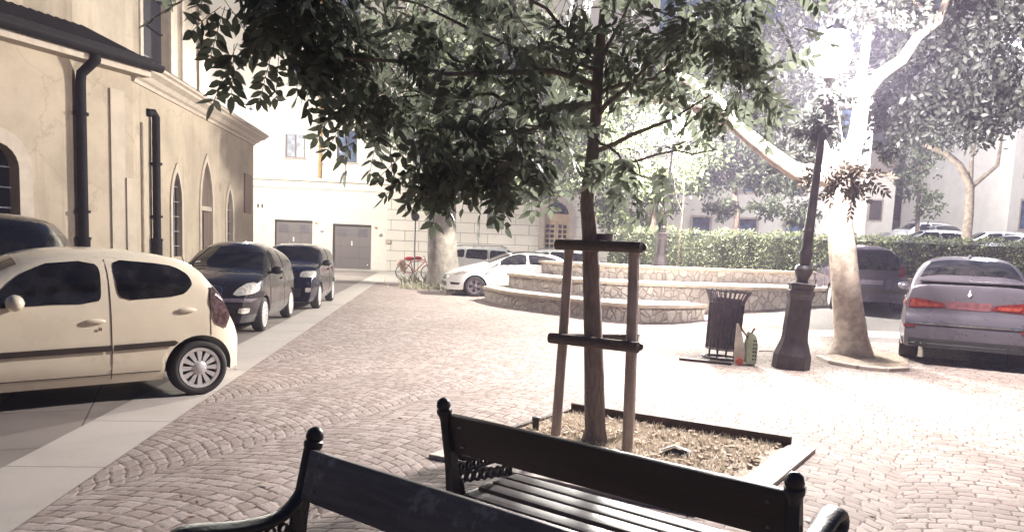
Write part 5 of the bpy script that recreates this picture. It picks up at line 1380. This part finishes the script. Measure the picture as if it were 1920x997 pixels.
# clipped hedge on the terrace
def hedge(label, path, z0, z1, w, n, m):
    t = thing('hedge', label, 'hedge', (path[0][0], path[0][1], z0))
    mb = MB()
    for a, b in zip(path, path[1:]):
        a, b = Vector((*a, 0)), Vector((*b, 0)); d = b - a
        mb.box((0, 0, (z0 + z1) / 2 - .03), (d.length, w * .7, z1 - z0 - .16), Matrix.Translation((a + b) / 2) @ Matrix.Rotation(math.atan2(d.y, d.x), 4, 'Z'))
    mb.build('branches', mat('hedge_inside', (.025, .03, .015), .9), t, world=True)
    B, = [[]]; tot = sum((Vector(b) - Vector(a)).length for a, b in zip(path, path[1:]))
    for a, b in zip(path, path[1:]):
        a, b = np.array((*a, 0.)), np.array((*b, 0.)); k = int(n * np.linalg.norm(b - a) / tot)
        d = (b - a) / np.linalg.norm(b - a); nn = np.array([-d[1], d[0], 0])
        u = rng.random((k, 1)); s = rng.random((k, 1)); z = z0 + (z1 - z0) * rng.random((k, 1)); topm = rng.random((k, 1)) < .3
        wob = .06 * np.sin(u * 40) + .05 * np.sin(u * 17 + 1)
        lat = np.where(topm, (s - .5) * w, np.where(s < .7, -w / 2, w / 2) + rng.normal(size=(k, 1)) * .045)
        z = np.where(topm, z1 + wob * .7 + rng.normal(size=(k, 1)) * .045, z)
        B.append(a + (b - a) * u + nn * (lat + wob) + z * np.array([0, 0, 1.]))
    B = np.concatenate(B); k = len(B)
    leaf_mesh('leaves', m, B, rand_unit(k) + np.array([0, -.4, .5]), rand_unit(k), .085 * (.6 + .7 * rng.random(k)), .05 * (.6 + .7 * rng.random(k)), t, t.location)
ML_HEDGE = leaf_mat('hedge_leaf', (.13, .15, .08), (.22, .24, .14), .35)
hpath = [tuple(P(1150, 460, 25.2).xy), tuple(P(1240, 460, 24.0).xy), tuple(P(1560, 460, 23.6).xy), (15.5, 23.2), (24, 23.0)]
hedge('long clipped green hedge along the top of the stone terrace', hpath, 1.0, 2.28, .9, 17000, ML_HEDGE)

# ------------------------------------------------------------------ stepped stone terrace
terr = thing('stone_terrace', 'curved terrace of three stepped rubble walls with pale copings', 'terrace', (3, 20, 0))
def bez(pts, n=40):
    P_ = [Vector((p[0], p[1], 0)) for p in pts]; out = []
    P_ = [P_[0] * 2 - P_[1]] + P_ + [P_[-1] * 2 - P_[-2]]
    for i in range(1, len(P_) - 2):
        for k in range(n // (len(P_) - 3)):
            t = k / (n // (len(P_) - 3)); a, b, c, d = P_[i - 1:i + 3]
            out.append(.5 * ((2 * b) + (c - a) * t + (2 * a - 5 * b + 4 * c - d) * t * t + (3 * b - a - 3 * c + d) * t ** 3))
    out.append(P_[-2]); return out
def tier(path, z0, z1, back, over=.07):
    """wall along path with the tread behind it"""
    mb = MB(); n = len(path); nr = []
    for i in range(n):
        d = (path[min(i + 1, n - 1)] - path[max(i - 1, 0)]).normalized(); nr.append(Vector((d.y, -d.x, 0)))
    lo = [mb.bm.verts.new((p.x, p.y, z0)) for p in path]; hi = [mb.bm.verts.new((p.x, p.y, z1 - .085)) for p in path]
    for i in range(n - 1): mb.face((lo[i], lo[i + 1], hi[i + 1], hi[i]))
    bk = [Vector((b[0], b[1], 0)) for b in back]
    mb.face(hi + [mb.bm.verts.new((b.x, b.y, z1 - .085)) for b in bk])
    for c, d in ((path[-1], bk[0]), (bk[-1], path[0])): mb.face([(c.x, c.y, z0), (d.x, d.y, z0), (d.x, d.y, z1 - .085), (c.x, c.y, z1 - .085)])
    mb.build('retaining_wall', M_RUBBLE, terr, None, world=True)
    mb = MB(); wdt = .42
    prof = [(over, z1 - .085), (over + .015, z1 - .04), (over, z1), (-wdt, z1), (-wdt, z1 - .083)]
    rg = [[mb.bm.verts.new((p.x + q.x * a, p.y + q.y * a, z)) for a, z in prof] for p, q in zip(path, nr)]
    for i in range(n - 1):
        for k in range(5): mb.face((rg[i][k], rg[i][(k + 1) % 5], rg[i + 1][(k + 1) % 5], rg[i + 1][k]))
    mb.face(rg[0]); mb.face(rg[-1]); mb.build('coping', M_CAP, terr, 40, world=True)
    mb = MB(); inner = [p - q * (wdt - .01) for p, q in zip(path, nr)]
    mb.face([(p.x, p.y, z1 - .02) for p in inner] + [(b.x, b.y, z1 - .02) for b in bk]); mb.build('tread', M_PAVE, terr, None, world=True)
H1, H2, H3 = .42, .82, 1.2
def gx(px, py, z): q = G(px, py, z); return (q.x, q.y)
t1 = [gx(909, 536, H1), gx(960, 546, H1), gx(1048, 556, H1), gx(1163, 568, H1), gx(1250, 571, H1), gx(1322, 570, H1)]
t2 = [gx(954, 511, H2), gx(1048, 520, H2), gx(1163, 528, H2), gx(1300, 533, H2), gx(1430, 538, H2), gx(1566, 540, H2)]
print('T1', [tuple(round(v, 1) for v in p) for p in t1]); print('T2', [tuple(round(v, 1) for v in p) for p in t2])
t3 = [(t2[0][0] + .9, t2[0][1] + 1.5), (t2[1][0] + .6, t2[1][1] + 1.9), (t2[2][0] + .2, t2[2][1] + 2.3), (t2[3][0] + .1, t2[3][1] + 2.2), (t2[5][0] + .1, t2[5][1] + 1.9), (t2[5][0] + 1.8, t2[5][1] + 1.8)]
p1, p2, p3 = bez(t1), bez(t2), bez(t3)
yb = 26
tier(p1, -.05, H1, [(t1[-1][0] + .0, t2[3][1] + .6), (t1[0][0] + .6, t1[0][1] + 1.6)])
tier(p2, -.05, H2, [(t2[-1][0], t3[-2][1] + .6), (t2[0][0] + .8, t3[0][1] + .5)])
tier(p3, -.05, H3, [(24, t3[-1][1] - .1), (24, yb), (t3[0][0] + .3, yb)])

# ------------------------------------------------------------------ lamp posts and lights
def lamp_post(label, base, lean, H, power_mat, s=1., name='street_lamp', group='black iron lamp posts'):
    t = thing(name, label, 'street lamp', base, 0, group)
    t.rotation_euler = (0, lean, 0); 
    mb = MB(); mb.lathe([(.27 * s, 0), (.27 * s, .02), (.265 * s, .20 * s), (.25 * s, .24 * s), (.19 * s, .42 * s), (.185 * s, .45 * s)], 8, phase=.5)
    mb.build('pedestal_foot', M_POST, t)
    mb = MB(); mb.lathe([(.185 * s, .45 * s), (.168 * s, 1.02 * s), (.175 * s, 1.03 * s), (.20 * s, 1.10 * s), (.20 * s, 1.15 * s), (.17 * s, 1.16 * s), (.175 * s, 1.2 * s), (.195 * s, 1.22 * s), (.195 * s, 1.25 * s), (.12 * s, 1.27 * s)], 8, phase=.5)
    for k in range(8):
        a = 2 * PI * k / 8; mb.box((.165 * s, 0, .74 * s), (.03, .075 * s, .44 * s), Matrix.Rotation(a, 4, 'Z') @ Matrix.Rotation(-.025, 4, 'Y'), .008)
    mb.build('pedestal', M_POST, t)
    mb = MB(); mb.lathe([(.085 * s, 1.27 * s), (.08 * s, 1.31 * s), (.115 * s, 1.40 * s), (.13 * s, 1.46 * s), (.115 * s, 1.49 * s), (.075 * s, 1.53 * s), (.085 * s, 1.62 * s), (.10 * s, 1.70 * s), (.075 * s, 1.76 * s), (.072 * s, 2.0 * s), (.082 * s, 2.02 * s), (.07 * s, 2.05 * s), (.058 * s, 2.6 * s), (.04 * s, H - .75), (.055 * s, H - .72), (.04 * s, H - .66), (.035 * s, H - .42)], 20); mb.build('shaft', M_POST, t, 40)
    mb = MB(); mb.lathe([(.05, H - .42), (.10, H - .36), (.12, H - .30)], 8, cap=True)
    mb.lathe([(.15, H + .29), (.11, H + .36), (.04, H + .40), (.025, H + .47), (.004, H + .49)], 8)
    for k in range(4): a = PI / 4 + k * PI / 2; mb.tube([(.12 * math.cos(a), .12 * math.sin(a), H - .3), (.15 * math.cos(a), .15 * math.sin(a), H + .3)], .012, 6)
    mb.build('lantern_frame', M_POST, t)
    mb = MB(); mb.ball((0, 0, H - .0), (.26, .26, .31), 2); mb.build('lantern_glass', power_mat, t, 60)
    return t
E1 = emit_mat('lamp_glow_cool_white', (1., .935, .895), 1450)
E2 = emit_mat('lamp_glow_wall', (1., .96, .86), 3600)
E3 = emit_mat('lamp_glow_garden', (1., .97, .88), 2700)
E4 = emit_mat('lamp_glow_street', (.95, .95, 1.), 7000)
lb_ = G(1482, 690)
head = P(1562, 100, lb_.y)
lamp_post('tall black lamp post with lit lantern between the litter bin and the pale tree', lb_, math.atan2(head.x - lb_.x, head.z), math.hypot(head.x - lb_.x, head.z), E1)
q = P(1237, 489, 22.75); q.z = H3 - .03
lamp_post('black lamp post rising from the terrace in front of the clipped hedge', q, R(3), 4.3, E3, .8)
q = P(1958, 500, 36); q.z = hz(36)
lh = P(1908, 85, 36)
t = thing('street_lamp', 'lit street lamp on a curved arm at the upper right edge', 'street lamp', q, 0)
mb = MB(); mb.tube([(0, 0, 0), (0, 0, lh.z - q.z - 1), (-.05, 0, lh.z - q.z), (-.3, 0, lh.z - q.z + .3), (lh.x - q.x, 0, lh.z - q.z + .25)], [.09, .06, .05, .045, .04], 10); mb.build('pole', M_POST, t, 50)
mb = MB(); mb.ball((lh.x - q.x, 0, lh.z - q.z + .16), (.3, .16, .1), 2); mb.build('lamp_hood', M_GREY, t, 60)
mb = MB(); mb.ball((lh.x - q.x, 0, lh.z - q.z), (.2, .13, .13), 2); mb.build('lamp_glass', E4, t, 60)
# lamp on the end of the church
hp = P(470, 215, (plA.pt(uE, 0)).y + .75)
wl = thing('wall_lamp', 'glaring lamp on a bracket at the far end of the church', 'wall lamp', hp)
mb = MB(); mb.ball((0, 0, 0), (.16, .16, .19), 2); mb.build('lamp_glass', E2, wl, 60)
mb = MB(); en = plU2.pt(uE + dU - .6, hp.z + .35) ; mb.tube([(0, 0, .2), (0, 0, .36), tuple(en - hp)], .025, 8); mb.lathe([(.17, .12), (.06, .24), (.02, .26)], 16); mb.build('bracket', M_POST, wl, 40)

# ------------------------------------------------------------------ litter bin and what lies round it
bb = G(1352, 672); M_BIN = mat('grey_violet_iron', (.10, .082, .095), .5, 0, .3, 9)
t = thing('litter_bin', 'dark slatted litter bin with flared crown of bars beside the lamp post', 'litter bin', bb, R(10))
t.rotation_euler = (0, R(2.5), R(10))
mb = MB()
for k in range(26):
    a = 2 * PI * k / 26; c, s = math.cos(a), math.sin(a)
    mb.tube([(.25 * c, .25 * s, .16), (.255 * c, .255 * s, .55), (.26 * c, .26 * s, .9), (.30 * c, .30 * s, 1.0), (.35 * c, .35 * s, 1.08)], .011, 5)
mb.build('slat', M_BIN, t)
mb = MB()
for r_, z in ((.258, .16), (.262, .88), (.335, 1.06)):
    mb = MB(); mb.tube([(r_ * math.cos(a), r_ * math.sin(a), z) for a in np.linspace(0, 2 * PI, 25)], .012, 6); mb.build('hoop', M_BIN, t)
mb = MB(); mb.lathe([(.225, .17), (.235, .5), (.232, .92), (.22, .95), (.21, .9), (.2, .3)], 26); 
mb.build('liner', mat('dark_plum_liner', (.10, .08, .105), .5, 0, .3, 8, .4, 12), t, 40)
mb = MB()
for k in range(4): a = PI / 4 + k * PI / 2; mb.tube([(.2 * math.cos(a), .2 * math.sin(a), .0), (.2 * math.cos(a), .2 * math.sin(a), .17)], .016, 6)
mb.tube([(.28 * math.cos(a), .28 * math.sin(a), .02) for a in np.linspace(0, 2 * PI, 25)], .018, 6)
mb.build('stand', M_POST, t)
q = G(1275, 674); q2 = G(1372, 684)
pk = thing('wooden_plank', 'old wooden plank lying on the setts under the litter bin', 'plank', (q + q2) / 2)
d = q2 - q; mb = MB(); mb.box((0, 0, .02), (d.length, .12, .035), Matrix.Translation((q + q2) / 2) @ Matrix.Rotation(math.atan2(d.y, d.x), 4, 'Z'), .006); mb.build('board', M_STAKEDARK, pk, None, world=True)
tr = thing('plastic_trolley', 'green and white plastic trolley with red wheels leaning against the litter bin', 'trolley', G(1390, 682), R(-8))
mb = MB(); mb.prism([(-.10, .03), (.02, .03), (.05, .2), (-.02, .48), (-.08, .62), (-.10, .62), (-.11, .3)], Matrix.Translation((-.02, -.12, 0)) @ Matrix.Rotation(R(90), 4, 'X'), -.06); mb.build('white_back', mat('white_plastic', (.55, .53, .45), .4), tr)
mb = MB(); mb.prism([(.04, .02), (.19, .02), (.20, .3), (.16, .46), (.07, .5), (.03, .3)], Matrix.Translation((0, -.15, 0)) @ Matrix.Rotation(R(90), 4, 'X'), -.24)
bmesh.ops.bevel(mb.bm, geom=mb.bm.edges[:], offset=.015, segments=2, affect='EDGES'); cr = mb.build('green_shell', mat('pale_green_plastic', (.36, .43, .29), .5), tr, 40)
mb = MB()
for i in range(2):
    for j in range(6): mb.box((.135 + i * .035, -.151, .1 + j * .055), (.02, .012, .022))
mb.build('vent_hole', M_BLACK, cr)
mb = MB(); mb.lathe([(.005, 0), (.035, -.01), (.055, 0), (.06, .02), (.055, .045), (.005, .045)], 20, Matrix.Translation((-.06, -.16, .06)) @ Matrix.Rotation(R(90), 4, 'X')); mb.build('red_wheel', mat('red_plastic', (.5, .09, .04), .4), tr, 40)
mb = MB(); mb.tube([(-.08, -.1, .6), (-.02, -.1, .5), (.05, -.1, .42), (.09, -.1, .46), (.14, -.1, .56)], .014, 6); mb.tube([(.05, -.1, .42), (.13, -.1, .38)], .01, 6); mb.build('handle', mat('brown_plastic', (.14, .06, .03), .5), tr)
q = G(1436, 660); st_ = thing('dry_stick', 'dry stick lying left of the lamp post foot', 'stick', q)
mb = MB(); mb.tube([(-.12, 0, .012), (0, .02, .02), (.14, .03, .015)], .008, 5); mb.build('twig', M_DBARK, st_)

# ------------------------------------------------------------------ bicycle, sign post, weeds under the old tree
q = G(757, 526); 
bk = thing('bicycle', 'bicycle with a red saddle cover leaning beside the big old tree', 'bicycle', q, R(12))
for x in (0, 1.05):
    mb = MB(); mb.tube([(x + .34 * math.cos(a), 0, .35 + .34 * math.sin(a)) for a in np.linspace(0, 2 * PI, 33)], .02, 6, False); wh = mb.build('wheel', M_RUBBER, bk, 60)
    mb = MB()
    for k in range(14): a = 2 * PI * k / 14; mb.tube([(x, 0, .35), (x + .33 * math.cos(a), 0, .35 + .33 * math.sin(a))], .004, 4)
    mb.build('spoke', M_GREY, wh)
mb = MB()
for a, b in (((0, .35), (.4, .33)), ((.4, .33), (.25, .85)), ((0, .35), (.27, .78)), ((.4, .33), (.88, .85)), ((.27, .78), (.86, .9)), ((1.05, .35), (.85, .98))): mb.tube([(a[0], 0, a[1]), (b[0], 0, b[1])], .018, 8)
mb.build('frame', mat('red_enamel', (.42, .03, .025), .35), bk)
mb = MB(); mb.tube([(.82, -.28, 1.02), (.8, -.1, 1.05), (.84, 0, 1.0), (.8, .1, 1.05), (.82, .28, 1.02)], .015, 8); mb.build('handlebar', M_GREY, bk)
mb = MB(); mb.ball((.22, 0, .92), (.24, .1, .09), 2); mb.ball((.55, 0, .95), (.2, .07, .08), 2); mb.build('saddle', mat('red_cover', (.45, .04, .03), .6), bk, 60)
mb = MB(); mb.ball((-.12, 0, .72), (.2, .14, .17), 2); mb.ball((-.02, 0, .52), (.16, .13, .13), 2); mb.build('pannier', mat('pale_pink_bag', (.5, .34, .26), .7), bk, 60)
q = G(776, 529); sp_ = thing('sign_post', 'thin grey sign post between the bicycle and the big old tree', 'sign post', q)
mb = MB(); mb.tube([(0, 0, 0), (0, 0, 2.8)], .03, 8); mb.build('pole', M_GREY, sp_, 40)
mb = MB(); mb.lathe([(.17, -.012), (.17, .012)], 28, Matrix.Translation((0, -.045, 2.62)) @ Matrix.Rotation(R(90), 4, 'X')); mb.build('sign_plate', M_POST, sp_, 40)
def weeds(name, label, p, n, r, h, m):
    t = thing(name, label, 'plant', p)
    B = np.array(p) + rng.normal(size=(n, 3)) * np.array([r, r * .6, 0]); d = rng.normal(size=(n, 3)) * .5 + np.array([0, 0, 1.])
    leaf_mesh('leaves', m, B, d, rand_unit(n), h * (.4 + .7 * rng.random(n)), h * .2 * np.ones(n), t, p)
ML_WEED = leaf_mat('weed_leaf', (.22, .22, .14), (.38, .36, .25), .4)
weeds('weed_clump', 'pale leafy weeds at the left foot of the old tree', G(800, 542), 120, .5, .36, ML_WEED)
weeds('weed_clump', 'low weeds between the old trunk and the white hatchback bumper', G(846, 548), 80, .3, .3, ML_WEED)
weeds('weed_clump', 'tall thin weeds around the bicycle wheels', G(775, 531), 40, .4, .5, ML_WEED)

# ------------------------------------------------------------------ sky
w = bpy.data.worlds.new('World'); sc.world = w; w.use_nodes = True
nt = w.node_tree; bg = nt.nodes['Background']
sky = nt.nodes.new('ShaderNodeTexSky'); sky.sky_type = 'NISHITA'; sky.sun_disc = False
sky.sun_elevation = R(.3); sky.sun_rotation = R(150); sky.air_density = 1.2; sky.ozone_density = 3
nt.links.new(sky.outputs[0], bg.inputs[0]); bg.inputs[1].default_value = .15

# added thin haze: stands in for lens bloom and violet flare round the lamps
HAZE = .0017
if HAZE:
    hb = MB(); hb.box((0, 25, 14), (330, 230, 34)); ho = hb.build('haze', bpy.data.materials.new('lamp_bloom_haze'))
    ho['kind'] = 'stuff'; hm = ho.data.materials[0]; hm.use_nodes = True; n2 = hm.node_tree; n2.nodes.clear()
    oo_ = n2.nodes.new('ShaderNodeOutputMaterial'); pv = n2.nodes.new('ShaderNodeVolumePrincipled')
    pv.inputs['Color'].default_value = (.80, .73, 1., 1); pv.inputs['Density'].default_value = HAZE; pv.inputs['Anisotropy'].default_value = .15
    n2.links.new(pv.outputs[0], oo_.inputs['Volume'])

sc.view_settings.view_transform = 'Standard'; sc.view_settings.look = 'None'; sc.view_settings.exposure = 1.2; sc.view_settings.gamma = 1
sc.cycles.max_bounces = 6; sc.cycles.diffuse_bounces = 3; sc.cycles.glossy_bounces = 2; sc.cycles.transmission_bounces = 3; sc.cycles.volume_bounces = 0
sc.cycles.sample_clamp_indirect = 6; sc.cycles.caustics_reflective = False; sc.cycles.caustics_refractive = False
